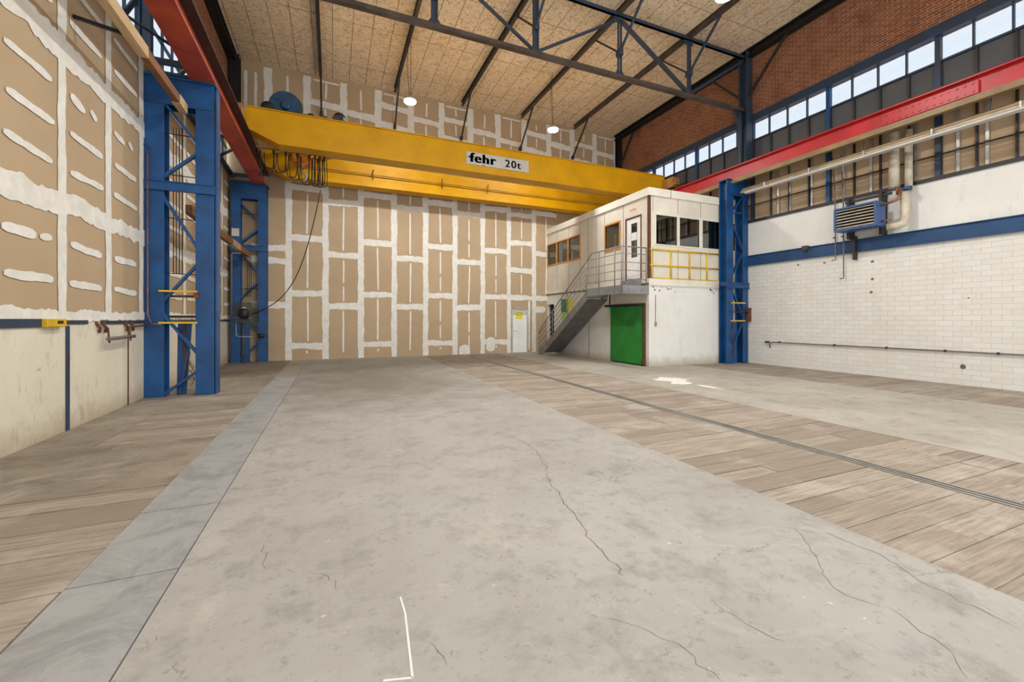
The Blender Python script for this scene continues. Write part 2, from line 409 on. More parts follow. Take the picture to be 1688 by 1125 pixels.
# ================================================================== plaster strokes
def stroke(mb, plane, a, b, w, seed, taper=True, rag=.22):
    """ragged plaster band from a to b (2D points in wall coordinates)"""
    r = random.Random(seed); a = Vector(a); b = Vector(b); L = (b-a).length; d = (b-a)/L; nrm = Vector((-d.y, d.x))
    n = max(3, int(L/.07)); A = []; C = []; wa = wb = 0; off = .00003*seed if seed < 400 else .012+.00001*(seed-400)
    for i in range(n+1):
        wa = wa*.75 + r.uniform(-1, 1)*rag*.5; wb = wb*.75 + r.uniform(-1, 1)*rag*.5
        e = 1.0
        if taper:
            t = min(i, n-i); e = (.5, .92, 1)[min(t, 2)]
        p = a + d*(L*i/n)
        A.append(mb.b.verts.new(plane(p + nrm*(w/2*(1+wa)*e), off))); C.append(mb.b.verts.new(plane(p - nrm*(w/2*(1+wb)*e), off)))
    for i in range(n):
        f = mb._f([A[i], C[i], C[i+1], A[i+1]])
seed = [0]
def nx(): seed[0] += 1; return seed[0]

# ---------------- wall_far
mb = B(XL-.3, 7.82, YF, YF+.3, 0, ZC).box(7.82, 8.65, YF+.2, YF+.3, -.2, 2.12).box(8.65, XR+.3, YF, YF+.3, 0, ZC).box(7.82, 8.65, YF, YF+.3, 2.12, ZC)  # includes an unseen backing behind the door, added to block sky light
mb.mi = 1
pf = lambda p, o: (p.x, YF-.003-o, p.y)
lows = [-2.87, -1.56, -.25, 1.08, 2.41, 3.73, 5.05, 6.36, 7.66, 8.98, 10.3]
for x in lows[1:-1]:
    if x == 7.66: stroke(mb, pf, (x, 0), (x, 8.6), .2, nx(), False)
    else: stroke(mb, pf, (x, 0), (x, 8.6), .23, nx(), False)
E_ = [.54, 2.62, 4.76, 6.72]; O_ = [2.11, 4.18, 6.31, 8.4]
for i, (a, b) in enumerate(zip(lows, lows[1:])):
    zs = (O_ if i % 2 == 0 else E_)
    if i == 0: zs = [2.1, 3.84, 4.32]
    if i == 8: zs = [2.61, 3.9, 5.23, 6.56]
    for z in zs:
        if a > 7.5 and z < 2.2: continue
        stroke(mb, pf, (a+.08, z+rnd.uniform(-.03,.03)), (b-.08, z+rnd.uniform(-.03,.03)), .24, nx(), False, .3)
    xm = (a+b)/2; full = [0.06] + zs + [8.6]
    for z0, z1 in zip(full, full[1:]):
        if a > 7.5 and z0 < 2: continue
        if z1-z0 > .45 and i > 0:
            if z1-z0 > 1.2 and rnd.random() < .35:
                zz = z0+(z1-z0)*.42
                stroke(mb, pf, (xm, z0+.2), (xm, zz-.06), .06, nx()); stroke(mb, pf, (xm, zz+.06), (xm, z1-.2), .065, nx())
            else: stroke(mb, pf, (xm+rnd.uniform(-.02,.02), z0+.18), (xm+rnd.uniform(-.03,.03), z1-.18), .065, nx())
ups = [-2.25+1.337*i for i in range(13)]
for x in ups: stroke(mb, pf, (x, 8.3), (x, ZC-.1), .27, nx(), False)
for i, (a, b) in enumerate(zip(ups, ups[1:])):
    zs = [(9.1, 10.15), (8.9, 9.95), (9.72, 10.54), (8.9, 10.2), (9.6, 10.45)][(i-1) % 5] if i else ()
    for z in zs:
        stroke(mb, pf, (a+.1, z+.03), (b-.1, z-.05), .24, nx(), False, .35)
    xm = (a+b)/2
    for z0, z1 in zip((8.4,)+tuple(zs), tuple(zs)+(ZC-.1,)):
        if z1-z0 > .4: stroke(mb, pf, (xm, z0+.2), (xm+rnd.uniform(-.03,.03), z1-.15), .075, nx())
    if i % 2: stroke(mb, pf, (a+.2, ZC-.2), (b-.15, ZC-.22), .07, nx())
for x_ in (-2.98, -2.66): stroke(mb, pf, (x_, 8.4), (x_, ZC-.35), .1, nx())
stroke(mb, pf, (5.25, .08), (5.75, .12), .55, nx()); stroke(mb, pf, (6.75, .1), (6.75, .75), .4, nx())
stroke(mb, pf, (9.0, 2.05), (9.6, 2.05), .3, nx()); stroke(mb, pf, (8.72, .1), (8.72, 2.5), .1, nx())
tag(mb.build('wall_far', ['board', 'plaster']), 'far gable wall of tan plasterboard with white joint filler', 'wall', kind='structure')

# ---------------- wall_left
mb = MB(); mb.box(XL-.3, XL, -3.5, YF, 0, 1.56)  # wall stops short behind the camera, an unseen opening added for daylight
mb.mi = 1; mb.box(XL-.3, XL+.005, -3.5, YF, 1.56, 6.3).box(XL-.3, XL+.005, YB, YF, 6.3, 7.0)
mb.mi = 3; mb.box(XL-.3, XL, YB, YF, 8.75, ZC)
mb.mi = 2
pl = lambda p, o: (XL+.009+o, p.x, p.y)
lv = [6.58+1.33*i for i in range(-7, 10)]
for y in lv: stroke(mb, pl, (y, 1.6), (y, 7.0), .2, nx(), False)
for z, w in ((3.22, .3), (5.38, .32)):
    stroke(mb, pl, (-3.4, z), (YF, z), w, nx(), False, .45)
stroke(mb, pl, (-3.4, 1.66), (YF, 1.66), .16, nx(), False, .7)
for y in lv:
    for z in (2.11, 2.67, 3.74, 4.28, 4.82, 5.89, 6.43):
        if z == 4.82 and 7.5 < y < 11:
            stroke(mb, pl, (y+.2, z+.02), (y+.6, z-.05), .11, nx(), True, .6); stroke(mb, pl, (y+.75, z+.04), (y+.95, z-.02), .1, nx(), True, .9); continue
        if z == 2.67 and y < 7:
            stroke(mb, pl, (y+.15, z), (y+.77, z), .12, nx()); stroke(mb, pl, (y+.84, z), (y+1.1, z+.02), .1, nx()); continue
        stroke(mb, pl, (y+.17+rnd.uniform(0,.06), z+rnd.uniform(-.02,.03)), (y+1.17-rnd.uniform(0,.08), z+rnd.uniform(-.03,.03)), .105, nx(), True, .35)
tag(mb.build('wall_left', ['stained', 'board', 'plaster', 'brick']), 'left side wall, stained concrete below, patched plasterboard and brick above', 'wall', kind='structure')
mb = B(XL, XL+.02, -3.5, 7.7, 1.49, 1.6)
mb.box(XL, XL+.015, 7.7, 8.6, 1.52, 1.58).box(XL, XL+.02, 9.0, YF, 1.51, 1.57)
tag(mb.build('trim_1', 'navy'), 'dark blue steel ledge strip along the left wall', 'trim', kind='structure')
tag(B(XL, XL+.02, 8.02, 8.09, 0, 1.5).build('trim_2', 'navy'), 'dark blue vertical steel joint in the left concrete wall', 'trim', kind='structure')
tag(B(XL, XL+.012, 10.0, 10.03, 0, 1.45).build('trim_3', 'rust'), 'thin rusty vertical joint in the left concrete wall', 'trim', kind='structure')

# ---------------- wall_right
mb = MB(); mb.box(XR, XR+.3, -3.5, YF, 0, 3.52); mb.mi = 1; mb.box(XR, XR+.3, -3.5, YF, 3.52, 5.14)  # left open behind the camera as an added, unseen inlet for daylight
mb.mi = 2; mb.box(XR, XR+.3, YB, YF, 8.75, ZC)
mb.mi = 3; mb.box(XR+.08, XR+.3, -3.5, YF, 5.14, 7.05).box(XR+.08, XR+.3, YB, -3.5, 6.3, 7.05)
mb.mi = 4; mb.box(XR+.08, XR+.3, YB, YF, 7.05, 8.04)
tag(mb.build('wall_right', ['block', 'whitewall', 'brick', 'board', 'smoke']), 'right side wall of white blocks below and brown brick above', 'wall', kind='structure')
mb = B(XR-.04, XR, -3.5, YF, 3.53, 3.89)
for z in (3.53, 3.88): mb.box(XR-.08, XR-.04, -3.5, YF, z-.01, z+.01)
tag(mb.build('trim_4', worn('band_blue', (36, 74, 116), (32, 66, 104), .5, 2)), 'blue steel band running along the right wall', 'trim', kind='structure')
tag(B(XR-.05, XR+.08, -3.5, YF, 5.08, 5.17).build('trim_5', 'dark'), 'dark steel sill between white wall and stud frame, right', 'trim', kind='structure')
tag(B(XR-.08, XR+.1, YB, YF, 8.68, 8.95).build('trim_6', 'navy'), 'dark blue lintel above the right clerestory windows', 'trim', kind='structure')
tag(B(XL-.1, XL+.08, YB, YF, 8.68, 8.95).build('trim_7', 'navy'), 'dark blue lintel above the left clerestory windows', 'trim', kind='structure')
tag(B(XL-.1, XL+.12, YB, YF, 6.93, 7.03).build('trim_8', 'navy'), 'dark sill below the left clerestory windows', 'trim', kind='structure')
# stud frame under the right crane beam
mb = MB()
y = 18.23
while y > -2:
    mb.box(XR+.02, XR+.08, y-.02, y+.02, 5.17, 8.04); y -= .636
for z in (5.72, 6.28, 6.84, 7.03): mb.box(XR+.03, XR+.075, -2, YF, z-.012, z+.012)
tag(mb.build('trim_9', 'dark'), 'dark grid of studs and rails under the right windows', 'trim', kind='structure')
mb = MB()
for y in (9.7, 9.3, 8.6, 7.7, 7.0, 6.0, 5.2, 4.7): mb.box(XR+.03, XR+.07, y-.03, y+.03, 5.17, 7.03)
tag(mb.build('trim_10', 'galv'), 'galvanised studs in front of the tan boards, right', 'trim', kind='structure')
# windows: one per bay, four panes each
wi = 0
for k in range(-4, 4):
    y0 = 8.11+2.545*k; y1 = y0+2.545; wi += 1
    y1 = min(y1, YF)
    w = thing('window_%d' % wi, (XR+.05, (y0+y1)/2, 8.05), 'clerestory window of four pale panes high on the right wall, bay %s' % ('behind the camera' if y1 < 0 else 'in view'), 'window', kind='structure')
    f = MB(); f.box(XR, XR+.12, y0-.055, y0+.055, 5.17 if y0 > -1 else 7.05, 8.68); f.build('post', 'navy' if k % 2 else M['blue'], w)
    f = MB(); f.box(XR+.02, XR+.09, y0, y1, 8.02, 8.07)
    for i in (1, 2, 3): f.box(XR+.02, XR+.09, y0+(y1-y0)*i/4-.018, y0+(y1-y0)*i/4+.018, 8.04, 8.68)
    f.build('window_frame', 'navy', w)
    for i in range(4): B(XR+.05, XR+.056, y0+(y1-y0)*i/4+.02, y0+(y1-y0)*(i+1)/4-.02, 8.07, 8.68).build('pane', 'skyglass', w)
for k in range(-4, 4):
    y0 = 8.11+2.545*k; y1 = min(y0+2.545, YF); wi += 1
    w = thing('window_%d' % wi, (XL-.05, (y0+y1)/2, 7.03), 'tall clerestory window above the left plasterboard wall', 'window', kind='structure')
    f = MB(); f.box(XL-.1, XL-.02, y0-.06, y0+.06, 7.03, 8.68)
    f.box(XL-.09, XL-.03, y0, y1, 7.82, 7.86)
    for i in (1, 2, 3): f.box(XL-.08, XL-.03, y0+(y1-y0)*i/4-.015, y0+(y1-y0)*i/4+.015, 7.03, 8.68)
    f.build('window_frame', 'navy', w)
    for i in range(4): B(XL-.06, XL-.054, y0+(y1-y0)*i/4+.02, y0+(y1-y0)*(i+1)/4-.02, 7.03, 8.68).build('pane', 'skyglass', w)

# ---------------- wall behind the camera: unseen opening added to let daylight in
mb = B(XL-.3, -2.4, YB-.3, YB, 0, ZC).box(12.8, XR+.3, YB-.3, YB, 0, ZC).box(-2.4, 12.8, YB-.3, YB, 9.0, ZC)
tag(mb.build('wall_back', 'whitewall'), 'white end wall behind the camera with a wide opening added for daylight', 'wall', kind='structure')

# ================================================================== ceiling
ce = tag(B(XL-.3, XR+.3, YB-.3, YF+.3, ZC, ZC+.2).build('ceiling', 'ceiling'), 'flat ceiling of fleck-patterned tan wood wool boards', 'ceiling', kind='structure')
purl_lab = ['leftmost, above the crane hoist', 'second from the left, above the left hanging lamp', 'third from the left, at the middle', 'fourth from the left, above the right hanging lamp', 'rightmost, next to the brick wall side']
for i, x in enumerate((-.42, 2.4, 5.3, 8.2, 11.08)):
    t = thing('roof_purlin', (x, 10, ZC-.1), 'dark steel roof purlin along the ceiling, %s' % purl_lab[i], 'roof beam', 'steel purlins under the ceiling')
    MB().ibeam((x, YB, ZC-.1), (x, 18.12, ZC-.1), .1, .2, .014).build('beam', 'dark' if i < 3 else 'brownsteel', t)
    MB().bar((x+.02, 16.95, ZC-.2), (x+.02, 18.3, 9.72), .06, .05).box(x-.03, x+.07, 18.22, YF, 9.62, 9.78).build('knee_brace', 'dark', t)
# wall plates / eaves
for sx, x, lab in ((1, XR-.17, 'black steel eaves beam where the ceiling meets the right brick wall'), (-1, XL+.17, 'black steel eaves beam where the ceiling meets the left brick wall')):
    tag(MB().ibeam((x, YB, ZC-.13), (x, YF, ZC-.13), .26, .26, .03).build('eaves_beam', 'black'), lab, 'roof beam', 'eaves beams')

# ================================================================== roof truss
YT = 10.8
tr = thing('roof_truss', (5.2, YT, 9.1), 'blue and brown steel lattice truss spanning the hall under the ceiling', 'truss')
MB().bar((XL+.1, YT, 9.14), (13.75, YT, 9.14), .16, .11).build('bottom_chord', 'brownsteel', tr)
for s_ in (-1, 1): MB().angle((XL+.1, YT+s_*.05, 11.03), (13.8, YT+s_*.05, 11.03), .09, .016, flip=s_).build('top_chord', 'truss', tr)
for x in (-3.3, -.42, 2.42, 5.33, 8.24, 11.1):
    v = MB()
    for s_ in (-1, 1):
        if x in (2.42, 5.33): v.box(x+s_*.065-.02, x+s_*.065+.02, YT-.04, YT+.04, 9.18, 11.0)
        else: v.box(x+s_*.05-.018, x+s_*.05+.018, YT-.03, YT+.03, 9.18, 11.0)
    if x in (2.42, 5.33): v.box(x-.06, x+.06, YT-.01, YT+.01, 9.2, 11)
    v.build('vertical', 'truss', tr)
    MB().prism([(x-.2, 9.18), (x+.2, 9.18), (x+.1, 9.34), (x-.1, 9.34)], 1, YT-.012, YT+.012).build('gusset_plate', 'truss', tr)
    MB().prism([(x-.16, 10.86), (x+.16, 10.86), (x+.2, 11.0), (x-.2, 11.0)], 1, YT-.012, YT+.012).build('gusset_plate', 'truss', tr)
for a, b in (((5.33, 9.2), (2.42, 10.95)), ((5.33, 9.2), (8.24, 10.95)), ((11.1, 9.2), (8.24, 10.95)), ((11.1, 9.2), (13.7, 10.95)), ((-.42, 9.2), (2.42, 10.95)), ((-.42, 9.2), (-3.3, 10.95))):
    MB().bar((a[0], YT, a[1]), (b[0], YT, b[1]), .1 if b[0] == 8.24 and a[0] == 11.1 else .07, .1 if a[0] == 11.1 else .07).build('diagonal', 'truss', tr)
for x in (2.42, 5.33, 8.24, 11.1):
    MB().bar((x, YT, 9.9), (x, YT-1.3, 11.08), .06, .06).build('purlin_brace', 'truss', tr)
    MB().bar((x, YT, 9.9), (x, YT+1.3, 11.08), .05, .05).build('purlin_brace', 'dark', tr)
    B(x-.07, x+.07, YT-.1, YT+.1, 9.8, 10.0).build('brace_plate', 'truss', tr)

# ================================================================== laced crane columns
def column(y, x0, x1, lws, label, mid, lace, mirror=False, mat='blue'):
    """x0..x1 overall width; two legs of width lw; front face at y"""
    t = thing('crane_column', ((x0+x1)/2, y+.16, 0), label, 'column', 'laced blue crane columns')
    D = .32
    lw = lws if not isinstance(lws, tuple) else lws[0]; lw1 = lws if not isinstance(lws, tuple) else lws[1]
    for a, lw in ((x0, lw), (x1-lw1, lw1)):
        l = MB(); l.box(a, a+lw, y, y+.022, 0, 6.55).box(a, a+lw, y+D-.022, y+D, 0, 6.55).box(a+lw/2-.01, a+lw/2+.01, y+.02, y+D-.02, 0, 6.55)
        l.build('leg', mat, t, .004)
        B(a-.0, a+lw+.0, y-.01, y+D+.01, 0, .03).build('base_plate', mat, t)
    B(x0, x1, y-.012, y+.012, 6.0, 6.56).box(x0, x1, y+D-.012, y+D+.012, 6.0, 6.56).build('cap_plate', mat, t)
    B(x0-.02, x1+.03, y-.06, y+D+.04, 6.53, 6.57).build('bearing_plate', mat, t)
    for z in mid:
        m_ = MB(); m_.box(x0-.03, x1+.02, y-.03, y-.012, z-.1, z+.1).box(x0-.03, x1+.02, y-.06, y-.01, z+.085, z+.1).box(x0-.03, x1+.02, y-.06, y-.01, z-.1, z-.085)
        m_.build('cross_beam', mat, t)
    xi0 = x0+(lws[0] if isinstance(lws, tuple) else lw)-.05; xi1 = x1-lw+.05
    for (s0, za, s1, zb) in lace:
        MB().bar((xi0 if s0 == 0 else xi1, y+.06, za), (xi0 if s1 == 0 else xi1, y+.06, zb), .05, .09, (0,1,0)).build('lacing_bar', mat, t)
        MB().bar((xi0 if s0 == 0 else xi1, y+D-.05, za), (xi0 if s1 == 0 else xi1, y+D-.05, zb), .04, .08, (0,1,0)).build('lacing_bar', mat, t) if y > 17 else None
    return t
LL = [(0,6.1,1,5.25),(1,5.1,0,4.5),(0,4.15,1,3.05),(1,2.78,0,1.94),(0,1.72,1,.83),(1,.52,0,.02)]
c1 = column(10.73, -3.5, -2.31, .33, 'blue lattice crane column in front of the left wall, nearest the camera', [4.32], LL)
c2 = column(18.02, -3.38, -2.24, .3, 'blue lattice crane column in the far left corner of the hall', [4.2], [(0,5.9,1,5.2),(1,4.95,0,4.35),(0,4.05,1,3.3),(1,3.0,0,2.3),(0,1.7,1,1.15),(1,.75,0,.05)])
c3 = column(10.78, 12.84, 13.93, (.34, .27), 'blue lattice crane column beside the office block at the right wall', [2.8], [(0,5.4,1,6.05),(0,5.4,1,5.42),(0,5.0,1,4.1),(1,4.0,0,3.1),(0,2.65,1,1.7),(1,1.5,0,.5)], mat='blue')
# rungs, rods and inner post on the near left column
for z in (2.17, 1.52): B(-3.25, -2.6, 10.68, 10.72, z-.018, z+.018).build('rung', 'railyellow', c1)
B(-3.15, -2.65, 10.9, 10.94, 2.05, 2.1).build('rung', 'rust', c1)
B(-3.1, -2.66, 10.75, 10.95, 1.62, 1.67).build('lacing_bar', 'black', c1)
MB().prism([(-3.02,0),(-2.86,0),(-2.76,1.5),(-3.0,1.5)], 1, 10.95, 11.0).prism([(-2.98,.02),(-2.93,.02),(-2.8,.9),(-2.85,.9)], 1, 10.9, 11.05).build('inner_strut', 'blue', c1)
for x in (-3.05, -3.0, -2.95, -2.9): MB().tube([(x, 10.86, 5.6), (x, 10.86, 2.55)], .009, 6).build('power_cable', 'black', c1)
for z in (5.45, 4.6, 3.7, 2.55): MB().tube([(-3.2, 10.84, z), (-2.6, 10.84, z-.02)], .01, 6).build('cable_rod', 'black', c1)
mb = MB()
for k in range(4):
    mb.tube([(-2.88+.02*math.sin(t*1.1+k), 10.9, 1.5-t*.13) if t < 6 else (-2.8+.1*math.sin(t+k), 10.9, 1.35-.13*t+.1*k*(t-6)*.3) for t in range(10)], .006, 5)
mb.build('loose_wire', 'rust', c1)
MB().tube([(-3.42, 10.68, 4.95), (-3.42, 10.68, 1.7), (-3.36, 10.68, 1.5), (-3.2, 10.66, 1.48)], .014, 8).build('copper_pipe', 'copper', c1)
MB().tube([(-3.49, 10.66, 5.1), (-3.38, 10.66, 5.05), (-3.38, 10.68, 4.9)], .008, 6).build('wire', 'black', c1)
B(-2.66, -2.56, 10.66, 10.73, 2.03, 2.14).build('pipe_clamp', 'rust', c1)
B(-2.3, -2.27, 10.76, 11.05, 0, 6.5).build('side_channel', 'blue', c1)
for x in (-3.05, -3.0, -2.93): pass
# far left column fittings
B(-2.95, -2.78, 17.93, 18.0, 0, 1.6).build('inner_strut', 'blue', c2)
for x in (-2.86, -2.8, -2.74): MB().tube([(x, 17.97, 3.7), (x, 17.97, 2.4)], .01, 6).build('power_cable', 'black', c2)
for z in (5.45, 2.7): MB().tube([(-3.1, 18.0, z), (-2.5, 18.0, z)], .012, 6).build('cable_rod', 'black', c2)
MB().tube([(-3.0, 17.95, 3.98), (-3.3, 17.95, 3.98), (-3.34, 17.95, 3.9), (-3.34, 17.95, 1.72)], .016, 8).build('conduit', 'galv', c2)
MB().tube([(-3.3, 17.93, 1.65), (-2.72, 17.93, 1.62)], .018, 8).build('conduit', 'galv', c2)
MB().tube([(-3.2, 17.93, 1.64), (-3.2, 17.93, 1.0), (-3.1, 17.93, .95), (-2.5, 17.93, .95)], .014, 8).build('conduit', 'galv', c2)
B(-3.35, -3.12, 17.98, 18.02, 4.6, 4.88).build('notice_plate', 'signwhite', c2)
# rungs etc. on the right column
for z in (2.17, 1.53): B(13.0, 13.72, 10.72, 10.76, z-.02, z+.02).build('rung', 'railyellow', c3)
B(13.22, 13.45, 10.86, 10.92, 0, 1.5).build('inner_strut', M['blue'], c3)
B(12.5, 12.8, 10.7, 10.76, 2.76, 2.9).build('cross_beam', 'blue', c3)
for k in range(3): MB().tube([(13.13+.05*k, 10.78, 1.45), (13.1-.05*k, 10.74, 1.0), (13.2, 10.76, .6), (13.1+.04*k, 10.76, .3)], .012, 6).build('loose_wire', 'rust' if k else 'black', c3)
MB().tube([(12.95, 10.7, 1.85), (13.9, 10.7, 1.83)], .02, 8).build('conduit', 'dark', c3)
B(13.78, 13.94, 10.66, 10.75, 1.5, 2.0).build('valve', 'rust', c3)

# upper building posts standing behind the crane beams
def post(x0, x1, y0, label, mat='truss', z0=0):
    t = thing('roof_post', ((x0+x1)/2, y0, z0), label, 'column', 'posts carrying the roof')
    mb = MB(); mb.box(x0, x1, y0, y0+.02, z0, ZC).box(x0, x1, y0+.28, y0+.3, z0, ZC).box((x0+x1)/2-.01, (x0+x1)/2+.01, y0+.02, y0+.28, z0, ZC)
    mb.build('post', mat, t); return t
p = post(13.62, 13.93, 10.62, 'dark blue steel post rising from the right crane column to the truss', z0=6.6)
sgn = 1
MB().bar((13.75, 10.62, 9.6), (13.75, 9.2, 11.05), .07, .07).build('knee_brace', 'dark', p)
MB().bar((13.75, 10.9, 9.6), (13.75, 12.3, 11.05), .07, .07).build('knee_brace', 'dark', p)
MB().bar((13.45, 10.75, 9.0), (13.5, 10.75, 6.6), .09, .09).build('side_strut', 'navy', p)
MB().bar((13.35, 10.85, 9.1), (13.62, 10.85, 8.6), .1, .2).build('bracket', 'navy', p)
p = post(13.72, 13.93, 18.05, 'black steel corner post against the far end of the right brick wall', 'black', 6.6)
MB().bar((13.8, 18.05, 9.6), (13.8, 16.9, 11.05), .07, .07).build('knee_brace', 'dark', p)
p = post(-3.45, -3.12, 18.05, 'black steel corner post at the far end of the left brick wall', 'black', 8.7)
p = post(-3.49, -3.4, 10.62, 'slim dark blue roof post above the near left crane column', 'navy', 7.05)

# ================================================================== crane runway beams
def runway(x, label, m_web, m_fl, y1):
    t = thing('crane_runway_beam', (x, 5, 6.57), label, 'crane beam', 'crane runway beams')
    mb = MB(); mb.box(x-.15, x+.15, YB, y1, 6.57, 6.6); mb.build('bottom_flange', m_fl, t)
    B(x-.012, x+.012, YB, y1, 6.6, 7.02).build('web', m_web, t)
    B(x-.15, x+.15, YB, y1, 7.02, 7.05).build('top_flange', m_web, t)
    B(x-.03, x+.03, YB, y1, 7.05, 7.12).build('crane_rail', 'rust', t)
    return t
r1 = thing('crane_runway_beam', (-2.46, 5, 6.57), 'orange-red crane runway beam above the left wall, running to the far corner', 'crane beam', 'crane runway beams')
B(-2.72, -2.27, YB, YF, 6.57, 6.6).build('bottom_flange', 'redlead', r1)
B(-2.5, -2.4, YB, YF, 6.6, 7.02).build('web', 'redlead', r1)
B(-2.62, -2.2, YB, YF, 7.02, 7.05).build('top_flange', 'dark', r1)
B(-2.49, -2.43, YB, YF, 7.05, 7.12).build('crane_rail', 'rust', r1)
for y in (4.6, 6.4, 8.2, 10.0, 11.8, 13.2): B(-2.3, -2.24, y, y+.08, 7.05, 7.09).build('rail_clip', 'tanboard', r1)
r2 = thing('crane_runway_beam', (13.35, 5, 6.57), 'bright red crane runway beam along the right wall with riveted splice', 'crane beam', 'crane runway beams')
B(13.2, 13.52, YB, YF, 6.57, 6.6).build('bottom_flange', 'red', r2)
B(13.33, 13.37, YB, YF, 6.6, 7.03).build('web', 'red', r2)
B(13.2, 13.52, YB, YF, 7.03, 7.06).build('top_flange', 'red', r2)
B(13.32, 13.38, YB, YF, 7.06, 7.13).build('crane_rail', 'rust', r2)
B(13.27, 13.33, 4.6, 6.4, 6.66, 6.96).build('splice_plate', 'red', r2)
rv = MB()
for i in range(13):
    for z in (6.72, 6.9): rv.tube([(13.275, 4.68+i*.135, z), (13.255, 4.68+i*.135, z)], [.03, .018], 8)
rv.build('rivet_rows', 'red', r2)
fl_r = MB()
for i in range(16): fl_r.tube([(13.24, 4.5+i*.12, 7.06), (13.24, 4.5+i*.12, 7.085)], [.02, .01], 6)
fl_r.build('rivet_rows', 'red', r2)
for y in (10.9, 18.2): B(13.1, 13.6, y-.05, y+.2, 6.565, 6.57).build('bearing_pad', 'dark', r2)

# surge lattice between left beam and wall
t = thing('surge_girder', (-3.1, 8, 6.9), 'dark blue zigzag steel lattice between left wall and crane beam', 'lattice girder')
B(-3.4, -3.33, YB, YF, 6.86, 6.93).build('chord', 'navy', t)
y = -2.1; k = 0
while y < YF-2.4:
    a = (-3.36, y, 6.89); b = (-2.62, y+1.15, 6.89)
    MB().angle(a, b, .06, .01).build('lattice_bar', 'navy', t); MB().angle(b, (-3.36, y+2.3, 6.89), .06, .01).build('lattice_bar', 'navy', t)
    y += 2.3
for y in (10.7, 18.05): B(-3.4, -2.6, y, y+.22, 6.6, 6.66).box(-3.4, -2.6, y, y+.02, 6.78, 6.92).build('tie_plate', 'navy', t)

# timber beams carrying the conductor lines on the left
t = thing('timber_beam', (-3.0, 7, 6.25), 'long pale timber beam under the crane rail beside the left wall', 'timber beam', 'timber conductor beams')
B(-2.87, -2.74, -2, 8.6, 5.82, 6.0).build('beam', 'timber', t)
B(-2.86, -2.75, 8.6, 10.15, 5.83, 5.99).build('stained_end', 'timberdark', t)
B(-2.88, -2.74, 10.15, 10.6, 5.82, 6.0).build('end_piece', 'timber', t)
MB().bar((-3.49, 8.2, 6.03), (-2.88, 8.15, 5.9), .04, .05).build('bracket', 'black', t)
t = thing('timber_beam', (-2.85, 14, 4.0), 'short brown timber beam between the two left crane columns', 'timber beam', 'timber conductor beams')
B(-2.91, -2.79, 11.1, 15.2, 3.86, 4.06).build('beam', 'timberdark', t)
B(-2.91, -2.79, 15.2, 16.4, 3.86, 4.06).build('pale_piece', 'timber', t)
B(-2.905, -2.795, 16.4, 18.0, 3.87, 4.05).build('beam', 'timberdark', t)

# ================================================================== overhead crane
cr = thing('overhead_crane', (5.4, 16, 7.12), 'yellow double girder overhead travelling crane spanning the hall', 'overhead crane')
def girder(y0, y1, name='girder'):
    prof = [(-2.33, 7.2), (-1.48, 6.84), (12.5, 6.84), (13.34, 7.2), (13.34, 7.8), (-2.33, 7.8)]
    g = MB().prism(prof, 1, y0+.06, y1-.06).build(name, 'yellow', cr)
    for z0, z1 in ((6.815, 6.84), (7.8, 7.825)):
        if z0 > 7: B(-2.33, 13.34, y0, y1, z0, z1).build('flange', 'yellow', g)
        else:
            f = MB().box(-1.48, 12.5, y0, y1, z0, z1)
            f.hexa([(-2.33,y0,7.175),(-1.48,y0,6.815),(-1.48,y1,6.815),(-2.33,y1,7.175),(-2.33,y0,7.2),(-1.48,y0,6.84),(-1.48,y1,6.84),(-2.33,y1,7.2)])
            f.hexa([(12.5,y0,6.815),(13.34,y0,7.175),(13.34,y1,7.175),(12.5,y1,6.815),(12.5,y0,6.84),(13.34,y0,7.2),(13.34,y1,7.2),(12.5,y1,6.84)])
            f.build('flange', 'yellow', g)
    B(-2.33, 13.34, (y0+y1)/2-.03, (y0+y1)/2+.03, 7.825, 7.88).build('trolley_rail', 'dark', g)
    return g
g1 = girder(14.3, 14.86); g2 = girder(17.5, 18.06)
for x in (-2.45, 13.35):
    e = B(x-.13, x+.13, 13.75, 18.3, 7.2, 7.62).build('end_truck', 'ochre', cr, .01)
    for y in (13.95, 18.1):
        MB().tube([(x-.06, y, 7.3), (x+.06, y, 7.3)], .18, 20).build('wheel', 'dark', e)
    B(x-.1, x+.1, 13.6, 13.75, 7.25, 7.55).build('buffer', 'ochre', e)
sg = B(4.34, 6.77, 14.325, 14.358, 7.08, 7.52).build('sign_plate', 'signwhite', cr)
def bold(body, loc, size, xs, sp, n, st):
    parts = [text_mesh(body, 'lettering', 'signblack', sg, (loc[0]+k*st, loc[1], loc[2]+(k%2)*st*.6), size, RX, .003, 0, xs, sp) for k in range(n)]
    b_ = bmesh.new()
    for p_ in parts: b_.from_mesh(p_.data)
    b_.to_mesh(parts[0].data); b_.free()
    for p_ in parts[1:]: bpy.data.objects.remove(p_)
bold('fehr', (4.45, 14.322, 7.17), .46, 1.16, 1.13, 5, .015)
bold('20t', (5.8, 14.322, 7.17), .38, 1.1, 1.18, 3, .011)
B(4.4, 4.5, 14.318, 14.324, 7.31, 7.35).build('lettering', 'signblack', sg)
B(4.92, 5.05, 14.318, 14.324, 7.1, 7.115).build('lettering', 'signblack', sg)
